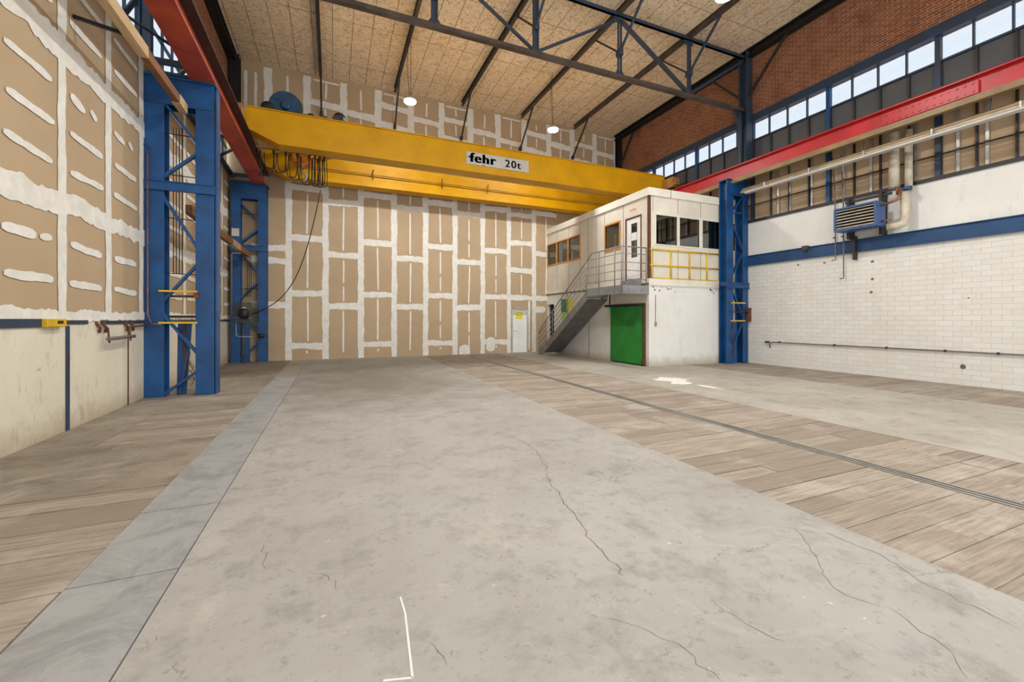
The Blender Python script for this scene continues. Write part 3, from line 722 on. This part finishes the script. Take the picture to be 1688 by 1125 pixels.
# festoon track and cable loops
MB().tube([(-2.2, 15.0, 6.86), (12.4, 15.0, 6.86)], .018, 8).build('festoon_rail', 'galv', cr)
for x in (-2.1, 1.5, 5.0, 8.5, 12.0): MB().bar((x, 14.8, 6.83), (x, 15.02, 6.87), .03, .02).build('rail_bracket', 'galv', cr)
xs = [-2.05, -1.68, -1.35, -1.02, -.68, -.52, -.38, -.25]
def loop(x0, x1, drop, y, r=.016):
    P = []
    for i in range(17):
        t = i/16; xx = x0+(x1-x0)*t; k = 1-abs(2*t-1)**3
        xx += .05*math.sin(t*math.pi*2)*-1 if drop > .3 else 0
        P.append((xx, y, 6.8-drop*k))
    return MB().tube(P, r, 7)
for i, (a, b) in enumerate(zip(xs, xs[1:])):
    c = loop(a, b, [.75, .62, .72, .82, .85, .86, .84][i], 15.0).build('festoon_cable', 'black', cr)
    B(b-.035, b+.035, 14.96, 15.04, 6.74, 6.85).build('cable_trolley', 'black', cr)
    loop(a+.1, b+.07, [.5, .55, .8, .9, .92, .93, .9][i], 15.06, .013).build('festoon_cable', 'black', cr)
MB().tube([(-2.15, 15.0, 6.85), (-2.1, 14.98, 6.5), (-2.0, 15, 6.25), (-2.08, 15, 6.0)], .022, 8).build('festoon_cable', 'black', cr)
# brackets on rear girder
for x in (4.25, 5.0+1.3, 1.5): MB().tube([(x, 17.48, 7.5), (x-.05, 17.42, 7.3), (x-.02, 17.5, 7.1)], .018, 6).build('conduit_bow', 'rust', cr)
MB().tube([(-1.3, 17.47, 7.28), (12.4, 17.47, 7.28)], .022, 6).build('conduit', 'ochre', cr)
# trolley with gearbox and motors
ty = thing('crane_trolley', (-.9, 16.1, 7.88), 'hoist trolley with round blue gearbox on top of the yellow crane', 'hoist')
fr = MB().box(-1.95, .35, 14.55, 14.75, 7.88, 7.94).box(-1.95, .35, 17.6, 17.9, 7.9, 7.99)
for x in (-1.85, -.75, .25): fr.box(x-.07, x+.07, 14.6, 17.8, 7.88, 7.98)
fr.build('frame', 'dark', ty)
for x in (-1.7, .1):
    for y in (14.58, 17.78): MB().tube([(x, y-.05, 7.98), (x, y+.05, 7.98)], .1, 16).build('wheel', 'dark', ty)
gb = MB().tube([(-1.38, 15.25, 8.42), (-1.38, 15.62, 8.42)], .46, 36).build('gearbox', 'gearblue', ty)
MB().tube([(-1.38, 15.17, 8.42), (-1.38, 15.26, 8.42)], [.1, .16], 20).build('shaft_cover', 'gearblue', gb)
MB().tube([(-1.38, 15.33, 8.42), (-1.38, 15.55, 8.42)], .49, 36).build('flange_ring', 'dark', gb)
MB().tube([(-1.62, 15.18, 8.62), (-1.62, 15.27, 8.62)], .07, 14).build('shaft_cover', 'gearblue', gb)
B(-1.75, -.95, 15.2, 15.7, 7.98, 8.25).build('gearbox_foot', 'dark', gb)
MB().tube([(-1.85, 15.0, 8.18), (-1.85, 15.06, 8.18), (-1.85, 15.4, 8.18)], [.1, .2, .22], 24).build('motor', 'black', ty)
MB().tube([(.22, 15.0, 8.22), (.22, 15.06, 8.22), (.22, 15.45, 8.22)], [.1, .2, .22], 24).build('motor', 'black', ty)
MB().tube([(-.65, 15.1, 8.12), (-.65, 15.4, 8.12)], .13, 16).box(-.85, -.6, 15.1, 15.5, 7.98, 8.1).build('bearing', 'black', ty)
MB().tube([(-.26, 15.1, 8.12), (-.26, 15.25, 8.12)], .13, 16).box(-.4, -.12, 15.1, 15.3, 7.98, 8.12).build('bearing', 'rust', ty)
MB().tube([(-1.1, 15.7, 8.25), (-1.1, 17.4, 8.25)], .24, 24).build('rope_drum', 'gearblue', ty)
hk = thing('hook_block', (-.92, 15.5, 6.6), 'orange crane hook block with pale steel hook hanging between cable loops', 'crane hook')
MB().tube([(-1.2, 15.45, 7.0), (-1.17, 15.45, 6.82), (-1.06, 15.45, 6.7), (-.92, 15.45, 6.65), (-.78, 15.45, 6.7), (-.67, 15.45, 6.82), (-.64, 15.45, 7.0)], [.1, .14, .15, .15, .15, .14, .1], 12).build('sheave_cover', 'hookorange', hk)
MB().tube([(-.92, 15.35, 6.9), (-.92, 15.55, 6.9)], .2, 20).build('sheave', 'hookorange', hk)
P = [(-.92, 15.45, 6.6), (-.92, 15.45, 6.4)] + [(-.92+.13*math.sin(a), 15.45, 6.25+.14*math.cos(a)) for a in [x*.35 for x in range(1, 13)]]
MB().tube(P, [.03, .035]+[.04]*10+[.03, .015], 10).build('hook', 'galv', hk)
for x in (-1.05, -.78): MB().tube([(x, 15.45, 7.15), (x, 15.6, 8.1)], .012, 6).build('wire_rope', 'dark', hk)
# crane pendant lead sagging to the far left column
P = []
for i in range(25):
    t = i/24; a = Vector((-.38, 16.2, 6.1)); b = Vector((-2.72, 17.85, 1.75)); q_ = a.lerp(b, t); q_.z -= 1.05*math.sin(math.pi*t)**1.0*(1-.1*t); q_.x += .25*math.sin(math.pi*t); P.append(q_)
tag(MB().tube(P, .016, 7).build('supply_cable', 'black'), 'black supply cable sagging from the crane to the far left column', 'cable')
bx = thing('crane_reel_box', (-2.95, 17.9, 1.5), 'black round switch unit on a grey sheet at the far left column', 'switch box')
B(-3.25, -2.5, 17.905, 17.925, 1.45, 2.2).build('back_sheet', 'clearsheet', bx)
MB().tube([(-2.95, 17.85, 1.6), (-2.95, 17.85, 1.72), (-2.95, 17.85, 1.9), (-2.95, 17.85, 1.98)], [.12, .17, .17, .08], 18).build('housing', 'black', bx)
MB().tube([(-2.95, 17.84, 1.98), (-2.95, 17.84, 2.02)], [.1, .06], 14).build('lid', 'signwhite', bx)
MB().tube([(-2.5+.0, 17.84, .98), (-2.3, 17.84, .98)], .08, 14).build('gland', 'black', bx)
# end stop box on the right end truck
t = thing('limit_switch', (13.35, 15.6, 7.62), 'small pale limit switch box on the right end of the crane', 'switch box')
B(13.22, 13.42, 15.5, 15.75, 7.62, 7.95).build('housing', 'tanboard', t); B(13.3, 13.34, 15.6, 15.64, 7.95, 8.1).build('stem', 'galv', t)
B(13.2, 13.5, 15.5, 15.75, 8.1, 8.22).build('head', 'signwhite', t)

# ================================================================== hanging lamps
def lamp(x, y, label, first=True):
    t = thing('hanging_lamp', (x, y, 8.9), label, 'lamp', 'round high bay lamps')
    MB().tube([(x, y, 8.93), (x, y, 9.02), (x, y, 9.08)], [.2, .17, .07], 28).build('housing', 'galv', t)
    MB().tube([(x, y, 8.88), (x, y, 8.93)], [.19, .2], 28).build('diffuser', 'led', t)
    MB().tube([(x-.02, y, 9.08), (x-.1, y, 10.2), (x-.02, y, 11.1)], .008, 5).tube([(x+.02, y, 9.08), (x+.08, y+.3, 11.2)], .008, 5).build('suspension_wire', 'black', t)
    l = bpy.data.lights.new('lamp_light', 'AREA'); l.shape = 'DISK'; l.size = .36; l.energy = LAMP_W; l.color = (1, .98, .95); l.spread = math.pi
    o = bpy.data.objects.new('lamp_light', l); COL.objects.link(o); o.parent = t; o.location = (0, 0, -.03)
    g = bpy.data.lights.new('lamp_glow', 'POINT'); g.energy = LAMP_W*.22; g.color = (1, .98, .95); g.shadow_soft_size = .2
    o = bpy.data.objects.new('lamp_glow', g); COL.objects.link(o); o.parent = t; o.location = (0, 0, -.26)
    return t
for y, d in ((14.4, 'over the crane'), (6.9, 'nearer the camera, in front of the truss'), (-.6, 'above the camera'), (-8.1, 'behind the camera')):
    lamp(2.4, y, 'glowing round ceiling lamp, left row, %s' % d); lamp(8.15 if y < 14 else 7.85, y, 'glowing round ceiling lamp, right row, %s' % d)

# ================================================================== office block
OX0, OX1, OY0, OY1 = 9.7, XR, 11.15, YF
ob = thing('ground_floor_store', (11.8, 14.7, 0), 'whitewashed masonry store room below the cream office cabin', 'store room')
mb = MB(); T = .2
mb.box(OX0, OX1-.002, OY0, OY0+T, 0, 2.72)
mb.box(OX0, OX0+T, OY0+T, 11.4, 0, 2.72).box(OX0, OX0+T, 13.22, 17.7, 0, 2.1).box(OX0, OX0+T, 18.35, OY1, 0, 2.72).box(OX0, OX0+T, 11.4, 18.35, 2.3, 2.72).box(OX0, OX0+T, 13.22, 17.7, 2.1, 2.3).box(OX0, OX0+T, 11.4, 13.22, 2.08, 2.3)
mb.build('masonry_wall', 'whitewall', ob)
B(OX0-.012, OX0, 11.2, 14.9, 2.1, 2.7).build('cream_board', 'cream', ob)
B(OX0+.15, OX0+.17, 17.7, 18.35, 0, 2.3).build('doorway_shade', 'darkroom', ob)  # dark sheet, the shade of the room beyond put into its colour
B(OX0-.02, OX1-.01, OY0-.04, OY1, 2.72, 2.95).build('floor_slab', 'creamtrim', ob)
B(OX0-.03, OX0, 11.15, OY1, 2.74, 2.8).build('slab_angle', 'brownsteel', ob)
mb = MB(); r = random.Random(11)
for i in range(16):
    x = OX0+.1+r.random()*1.6 if i < 10 else OX0+2.4+r.random()*.7; z = 2.52+r.random()*.16; s_ = r.uniform(.015, .05)
    mb = MB(); vs = [mb.b.verts.new((x+s_*math.cos(a)*r.uniform(.5,1), OY0-.003-.0005*i, z+s_*math.sin(a)*r.uniform(.5,1))) for a in [k*1.047 for k in range(6)]]; mb._f(vs)
    mb.build('chipped_patch', 'rust', ob)
gd = B(OX0-.05, OX0-.01, 11.42, 13.2, .04, 2.04).build('green_door', 'green', ob); gd['label'] = 'green sheet sliding door'
mb = MB()
for z in (.06, 1.98): mb.box(OX0-.06, OX0-.05, 11.42, 13.2, z, z+.05)
for y in (11.42, 12.3, 13.15): mb.box(OX0-.06, OX0-.05, y, y+.04, .06, 2.0)
mb.build('door_ribs', 'green', gd)
B(OX0-.07, OX0, 11.3, 13.55, 2.05, 2.13).build('door_rail', 'dark', ob)
B(OX0-.06, OX0, 11.3, 11.4, 0, 2.05).build('door_post', 'brownframe', ob)
MB().tube([(OX0-.3, 12.9, 2.12), (OX0-.3, 12.9, 2.7)], .03, 8).build('drop_pipe', 'dark', ob)
B(OX0-.012, OX0, 14.7, 14.73, 0, 2.1).build('wall_joint', 'grey', ob)
B(OX0-.013, OX0, 16.5, 17.0, 1.9, 2.5).build('green_poster', 'signgreen', ob); B(OX0-.016, OX0-.013, 15.95, 16.5, 1.95, 2.5).build('yellow_poster', 'signyellow', ob)
B(OX0-.014, OX0, 16.5, 16.98, 1.55, 1.9).build('pale_poster', worn('poster_pale', (196, 214, 120), (180, 200, 110)), ob)
B(9.93, 9.99, OY0-.05, OY0, 1.35, 1.5).build('switch', 'tanboard', ob); MB().tube([(9.96, OY0-.02, 1.5), (9.96, OY0-.02, 2.4)], .007, 5).build('switch_wire', 'dark', ob)

oc = thing('office_cabin', (11.8, 14.7, 2.95), 'cream panelled office cabin with dark windows on top of the white store', 'office cabin')
def wall_open(mb, horiz, a0, a1, c0, c1, z0, z1, holes):
    """wall along one axis with rectangular holes (a,b,z0,z1), no overlaps in a"""
    def bx_(a, b, za, zb):
        if b-a > .001 and zb-za > .001:
            mb.box(a, b, c0, c1, za, zb) if horiz else mb.box(c0, c1, a, b, za, zb)
    cur = a0
    for (a, b, za, zb) in sorted(holes):
        bx_(cur, a, z0, z1); bx_(a, b, z0, za); bx_(a, b, zb, z1); cur = b
    bx_(cur, a1, z0, z1)
ZT = 5.72
fwin = [(9.99, 10.9, 4.12, 5.1), (11.02, 11.93, 4.12, 5.1), (12.08, 12.98, 4.12, 5.1), (13.1, 13.7, 4.12, 5.1)]
mb = MB(); wall_open(mb, True, OX0, OX1-.005, OY0, OY0+.1, 2.95, ZT, fwin); mb.build('front_wall', 'cream', oc)
sw = [(12.72, 13.58, 4.22, 5.15), (15.42, 16.32, 4.22, 5.16), (16.45, 17.35, 4.22, 5.16), (17.48, 18.3, 4.22, 5.16)]
mb = MB(); wall_open(mb, False, OY0+.1, OY1, OX0, OX0+.1, 2.95, ZT, sw+[(11.52, 12.38, 2.97, 5.18)]); mb.build('side_wall', 'cream', oc)
B(OX0+.02, OX1-.01, OY0+.02, OY1, ZT, 5.8).build('cabin_ceiling', 'creamtrim', oc)
B(12.6, 12.65, OY0+.1, OY1, 2.95, ZT).build('partition', M['tanboard'], oc)
mb = MB().box(OX0-.05, OX1-.01, OY0-.05, OY0-.0, 5.72, 5.98).box(OX0-.05, OX0, OY0, OY1, 5.72, 5.98).box(OX0, OX1-.01, OY0, OY1, 5.9, 5.97)
mb.build('roof_edge', 'creamtrim', oc)
B(OX0-.01, OX0+.06, OY0-.02, OY0, 2.95, 5.72).box(OX0-.022, OX0, OY0, OY0+.06, 2.95, 5.72).build('corner_strip', 'brownframe', oc)
mb = MB()
for x in (9.86, 10.95, 12.0, 13.04): mb.box(x-.008, x+.008, OY0-.004, OY0, 2.95, 4.0).box(x-.008, x+.008, OY0-.004, OY0, 5.2, 5.72)
for y in (12.5, 13.65, 14.2, 14.8, 15.4): mb.box(OX0-.004, OX0, y-.008, y+.008, 2.97, 5.72)
for y in (16.35, 17.4): mb.box(OX0-.004, OX0, y-.008, y+.008, 2.97, 4.1).box(OX0-.004, OX0, y-.008, y+.008, 5.3, 5.72)
mb.box(10.58, 10.6, OY0-.056, OY0-.05, 5.72, 5.98)
mb.build('panel_joints', M['greydark'], oc)
for (a, b, z0, z1) in fwin:
    f = MB(); e = .035
    f.box(a-e, b+e, OY0-.02, OY0+.03, z1, z1+e).box(a-e, b+e, OY0-.02, OY0+.03, z0-e, z0).box(a-e, a, OY0-.02, OY0+.03, z0, z1).box(b, b+e, OY0-.02, OY0+.03, z0, z1)
    w = f.build('window_frame', 'creamtrim', oc)
    B(a, b, OY0+.02, OY0+.028, z0, z1).build('pane', 'officeglass', w)
for (a, b, z0, z1) in sw:
    f = MB(); e = .06
    f.box(OX0-.025, OX0+.03, a-e, b+e, z1, z1+e).box(OX0-.025, OX0+.03, a-e, b+e, z0-e, z0).box(OX0-.025, OX0+.03, a-e, a, z0, z1).box(OX0-.025, OX0+.03, b, b+e, z0, z1)
    w = f.build('window_frame', 'orangewood', oc)
    B(OX0+.02, OX0+.028, a, b, z0, z1).build('pane', 'officeglass', w)
dr = MB()
dr.box(OX0+.01, OX0+.05, 11.58, 11.76, 3.0, 5.12).box(OX0+.01, OX0+.05, 12.08, 12.32, 3.0, 5.12).box(OX0+.01, OX0+.05, 11.76, 12.08, 3.0, 3.75).box(OX0+.01, OX0+.05, 11.76, 12.08, 4.95, 5.12)
dr = dr.build('cabin_door', 'white', oc)
B(OX0+.02, OX0+.03, 11.76, 12.08, 3.75, 4.95).build('pane', 'officeglass', dr)
B(OX0+.005, OX0+.01, 11.78, 12.06, 4.35, 4.62).build('paper_notice', 'white', dr)
MB().tube([(OX0-.03, 12.27, 3.95), (OX0-.03, 12.27, 4.15)], .012, 6).build('handle', 'galv', dr)
B(OX0-.01, OX0+.06, 12.33, 12.38, 2.97, 5.18).box(OX0-.01, OX0+.06, 11.52, 11.57, 2.97, 5.18).box(OX0-.01, OX0+.06, 11.52, 12.38, 5.13, 5.18).build('door_frame', 'brownframe', oc)
B(OX0-.004, OX0, 11.8, 12.15, 5.4, 5.45).build('red_mark', worn('faded_red', (206, 120, 104), (214, 150, 130)), oc)

# yellow railing in front of the cabin
yr = thing('guard_railing', (11.2, 11.12, 2.95), 'yellow tubular guard railing in front of the cabin windows', 'railing')
for x in (9.78, 10.62, 11.46, 12.28): MB().tube([(x, 11.12, 2.95), (x, 11.12, 3.93)], .028, 8).build('post', 'railyellow', yr)
for z in (3.93, 3.4): MB().tube([(9.72, 11.12, z), (12.95, 11.12, z)], .026, 8).build('rail', 'railyellow', yr)
B(9.8, 12.95, 11.10, 11.115, 2.953, 2.99).build('toe_board', 'railyellow', yr)

# ================================================================== staircase
st = thing('steel_staircase', (9.1, 14.5, 0), 'grey steel staircase with landing and tube railing up to the cabin', 'staircase')
SX0, SX1 = 8.62, 9.55
yb, yt, zt = 17.1, 13.25, 2.62
dy, dz = yt-yb, zt
def inc(y): return (y-yb)/dy*dz
for x in (SX0, SX1-.04):
    MB().prism([(yb+.05, 0), (yb-.25, 0), (yt-.0, zt-.32), (yt, zt), (yb+.05, .16)], 0, x, x+.04).build('stringer', 'grey', st)
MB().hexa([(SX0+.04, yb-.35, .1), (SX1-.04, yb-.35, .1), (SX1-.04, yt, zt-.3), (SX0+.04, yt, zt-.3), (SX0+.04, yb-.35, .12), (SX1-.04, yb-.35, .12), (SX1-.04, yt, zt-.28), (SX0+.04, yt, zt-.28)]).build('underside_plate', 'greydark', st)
n = 13
for i in range(1, n):
    z = zt*i/n; y = yb+dy*i/n
    B(SX0+.04, SX1-.04, y-.13, y+.13, z-.03, z).build('tread', 'grey', st)
lp = B(SX0, SX1+.14, OY0+.0, yt, zt-.03, zt+.02).build('landing_deck', 'grey', st)
B(SX0-.02, SX0, OY0, yt, zt-.2, zt+.08).build('landing_fascia', 'grey', st)
B(SX0, OX0-.03, OY0-.02, OY0, zt-.2, zt+.08).build('landing_fascia', 'grey', st)
B(SX0, SX1, yt-.04, yt, zt-.2, zt-.03).build('landing_beam', 'grey', st)
B(OX0-.2, OX0-.03, 11.5, 12.4, zt+.02, 2.95).build('door_step', 'grey', st)
H = 1.08; R_ = .02
tr_z = zt+.02+1.32
xr = SX0-.01
def rail(pts, r=.02): MB().tube(pts, r, 8).build('rail', 'grey', st)
# hand rail: bottom, up the slope, kink, landing, around the corner to the cabin
slope_top = (xr, yt+.62, inc(yt+.62)+H)
rail([(xr, yb, .95), (xr, yb-.12, inc(yb-.12)+H), (xr, yt-.0, inc(yt)+H), (xr, yt-.32, tr_z-.02), (xr, yt-.4, tr_z), (xr, OY0+.02, tr_z), (OX0-.1, OY0+.02, tr_z-.0)], .022)
for k in (.22, .42, .62, .82):
    rail([(xr, yb, H*k+.02), (xr, yt, inc(yt)+H*k)], .013)
for k in (.2, .42, .62, .84):
    rail([(xr, yt-.02, zt+.02+1.3*k), (xr, OY0+.02, zt+.02+1.3*k), (OX0-.1, OY0+.02, zt+.02+1.3*k)], .013)
for y in (yb, 15.85, 14.6): MB().tube([(xr, y, inc(y)-.05 if y < yb else 0), (xr, y, inc(y)+H if y < yb else .95)], .02, 8).build('baluster', 'grey', st)
for y, z in ((yt, inc(yt)+H), (12.45, tr_z), (11.55, tr_z), (OY0+.02, tr_z)): MB().tube([(xr, y, zt-.18), (xr, y, z)], .022, 8).build('baluster', 'grey', st)
MB().tube([(OX0-.1, OY0+.02, zt-.18), (OX0-.1, OY0+.02, tr_z)], .022, 8).build('baluster', 'grey', st)

# ================================================================== door in the far wall
d = thing('door_1', (8.24, YF, 0), 'white service door in the far wall with a yellow notice', 'door', kind='structure')
B(7.88, 8.6, YF+.02, YF+.07, .005, 1.78).build('door_leaf', 'white', d)
B(7.88, 8.6, YF+.03, YF+.07, 1.78, 2.08).build('door_leaf', M['signwhite'], d)
B(7.82, 7.88, YF-.01, YF+.1, 0, 2.12).box(8.6, 8.65, YF-.01, YF+.1, 0, 2.12).box(7.82, 8.65, YF-.01, YF+.1, 2.08, 2.12).build('door_frame', M['signwhite'], d)
nt = B(8.02, 8.38, YF+.005, YF+.02, 1.62, 1.92).build('yellow_notice', 'signyellow', d)
B(8.05, 8.35, YF, YF+.005, 1.78, 1.9).build('notice_print', M['greydark'], nt); B(8.08, 8.32, YF-.003, YF, 1.81, 1.87).build('notice_print', 'signyellow', nt)
MB().tube([(7.93, YF-.03, 1.02), (8.05, YF-.03, 1.02)], .012, 6).tube([(7.93, YF+.02, 1.02), (7.93, YF-.03, 1.02)], .012, 6).build('door_handle', 'galv', d)

# ================================================================== unit heater and flue on the right wall
ht = thing('unit_heater', (13.4, 7.0, 4.08), 'blue louvred air heater mounted on the upper right wall', 'heater')
mb = B(13.2, 13.65, 6.5, 7.52, 4.08, 4.12).box(13.2, 13.65, 6.5, 7.52, 4.69, 4.73).box(13.2, 13.65, 6.5, 6.54, 4.12, 4.69).box(13.2, 13.65, 7.48, 7.52, 4.12, 4.69).box(13.62, 13.65, 6.54, 7.48, 4.12, 4.69)
mb.build('casing', worn('heater_blue', (70, 100, 150), (60, 88, 136), .45), ht)
B(13.45, 13.5, 6.54, 7.48, 4.12, 4.69).build('coil', 'black', ht)
for i in range(7):
    z = 4.16+i*.082
    MB().hexa([(13.21, 6.55, z-.02), (13.21, 7.47, z-.02), (13.3, 7.47, z+.03), (13.3, 6.55, z+.03), (13.21, 6.55, z-.012), (13.21, 7.47, z-.012), (13.3, 7.47, z+.038), (13.3, 6.55, z+.038)]).build('louvre', 'flue', ht)
for y in (6.62, 7.4): B(13.65, 13.93, y-.03, y+.03, 3.9, 5.05).build('support_bar', 'dark', ht)
B(13.7, 13.76, 6.4, 7.5, 4.93, 4.99).build('support_bar', 'dark', ht)
MB().tube([(13.45, 6.5, 4.62), (13.45, 6.25, 4.66), (13.5, 6.15, 4.7), (13.55, 6.13, 5.0)], .03, 8).build('gas_pipe', 'copper', ht)
MB().tube([(13.45, 6.5, 4.2), (13.45, 6.28, 4.2)], .025, 8).build('gas_pipe', 'copper', ht)
fp = thing('flue_pipe', (13.6, 6.2, 4.1), 'cream flue pipe rising beside the air heater to the crane beam', 'pipe')
MB().tube([(13.62, 6.3, 6.5), (13.62, 6.3, 5.05)], .11, 20).build('upper_pipe', 'flue', fp)
MB().tube([(13.75, 6.05, 6.5), (13.75, 6.05, 4.9)], .08, 16).build('rear_pipe', 'flue', fp)
MB().tube([(13.66, 6.08, 4.9), (13.66, 6.08, 4.2), (13.64, 6.12, 4.08), (13.6, 6.25, 4.04), (13.55, 6.42, 4.04)], .1, 20).build('lower_pipe', 'flue', fp)
for z in (6.48, 5.08): MB().tube([(13.62, 6.3, z-.02), (13.62, 6.3, z+.02)], .118, 20).build('pipe_collar', 'galv', fp)
MB().tube([(13.62, 6.02, 4.92), (13.62, 6.02, 5.0)], .1, 14).build('valve', 'gearblue', fp)
MB().tube([(13.58, 6.22, 5.05), (13.58, 6.2, 4.85)], .035, 8).build('valve_stem', 'copper', fp)

# continuous light trunking along the right wall
tk = thing('light_trunking', (13.1, 4, 5.95), 'long cream and white trunking hung below the red crane beam', 'cable trunking')
MB().prism([(12.98, 5.9), (13.1, 5.88), (13.12, 5.9), (13.1, 5.99), (12.98, 5.94)], 1, -4, 10.2).build('white_tray', 'signwhite', tk)
MB().tube([(13.15, -4, 6.02), (13.15, 10.45, 6.02)], .04, 10).build('tube', 'flue', tk)
MB().tube([(13.2, -4, 6.1), (13.2, 10.45, 6.1)], .04, 10).build('tube', 'tanboard', tk)
B(13.2, 13.24, -4, 10.4, 6.13, 6.16).build('top_rail', 'dark', tk)
for y in (9.5, 8.1, 6.7, 5.3, 3.9): B(13.02, 13.24, y-.015, y+.015, 5.96, 6.09).build('hanger_clip', 'galv', tk)
for y in (9.4, 6.8, 4.4): MB().tube([(13.2, y, 6.06), (13.3, y, 6.57)], .008, 5).build('hanger_wire', 'dark', tk)
tag(B(13.06, 13.2, -6, 12.5, 6.42, 6.56).build('timber_conductor', worn('ochre_batten', (150, 126, 88), (128, 104, 70))), 'yellowish timber batten directly beneath the red crane beam', 'timber beam')
# pipe low on the right wall
lp_ = thing('wall_pipe', (13.88, 5, .8), 'thin grey pipe running low along the white block wall', 'pipe')
MB().tube([(13.94, 9.95, .6), (13.9, 9.95, .72), (13.9, 9.85, .8), (13.9, -3, .82)], .018, 8).build('pipe', 'greydark', lp_)
for y in (9.6, 7.9, 6.6, 5.4, 4.5): B(13.88, 13.95, y-.015, y+.015, .78, .84).build('pipe_clip', 'dark', lp_)
MB().tube([(13.9, 9.95, .8), (13.9, 10.1, .8)], .03, 8).build('tap', 'dark', lp_)
# two vertical lines hanging by the heater
for i, (y, z) in enumerate(((7.82, 3.35), (7.6, 2.78))):
    tag(MB().tube([(13.7, y, 6.4), (13.8, y, 5.2), (13.82, y, z+.1), (13.8, y-.02, z+.02), (13.78, y+.08, z)], .017, 8).box(13.78, 13.84, y-.01, y+.05, 4.0, 4.05).build('hanging_pipe', 'greydark'), ['thin pipe down the right wall left of the heater, the shorter one', 'thin pipe down the right wall ending lower with a hooked end'][i], 'pipe', 'thin vertical pipes')
tag(B(13.8, 13.93, 7.3, 7.36, 3.3, 3.98).build('wall_bracket', 'dark'), 'small dark steel bracket over the blue band by the pipes', 'bracket')
tag(MB().prism([(10.0-1.35, 3.78), (10.12-1.35, 3.78), (10.14-1.35, 3.92), (9.98-1.35, 3.92)], 0, 13.78, 13.94).build('wall_bracket', 'brownsteel'), 'small brown cup bracket on the blue band near the column', 'bracket')
mb = MB(); r = random.Random(5)
for y, z, s_ in ((9.0, 3.35, .04), (8.2, 3.33, .045), (6.95, 3.2, .05), (6.95, 2.72, .05), (6.98, 2.35, .05), (9.2, 2.8, .02), (9.15, 2.72, .02), (10.2, 2.72, .02), (9.15, 2.05, .02), (5.0, 2.1, .02), (5.1, .45, .07)):
    vs = [mb.b.verts.new((XR-.003, y+s_*math.cos(a)*r.uniform(.7,1), z+s_*math.sin(a)*r.uniform(.4,1))) for a in [k*.785 for k in range(8)]]; mb._f(vs)
tag(mb.build('trim_11', 'greydark'), 'small dark holes and scuffs in the white block wall', 'wall marks', kind='structure')

# ================================================================== bits on the left wall
bxx = thing('yellow_wall_box', (-3.45, 7.67, 1.5), 'small yellow steel box on the blue ledge of the left wall', 'box')
B(-3.49, -3.42, 7.45, 7.88, 1.49, 1.6).build('body', 'railyellow', bxx, .008); B(-3.419, -3.412, 7.66, 7.78, 1.535, 1.575).build('slot', 'black', bxx)
hb = thing('pipe_rack', (-3.4, 9.3, 1.3), 'rusty bracket with short horizontal bar on the left concrete wall', 'bracket')
MB().tube([(-3.38, 8.95, 1.27), (-3.38, 9.95, 1.28)], .03, 10).build('bar', 'greydark', hb)
for y in (9.05, 9.85): MB().tube([(-3.5, y, 1.52), (-3.42, y, 1.45), (-3.4, y, 1.2)], .014, 6).build('hanger', 'rust', hb)
for y in (8.9, 9.1, 9.9, 10.15): MB().tube([(-3.49, y-.06, 1.55), (-3.46, y, 1.45), (-3.48, y+.03, 1.38)], .022, 6).build('clamp', 'rust', hb)
MB().tube([(-3.46, 10.05, 1.46), (-3.44, 10.7, 1.47)], .02, 8).build('side_pipe', 'rust', hb)
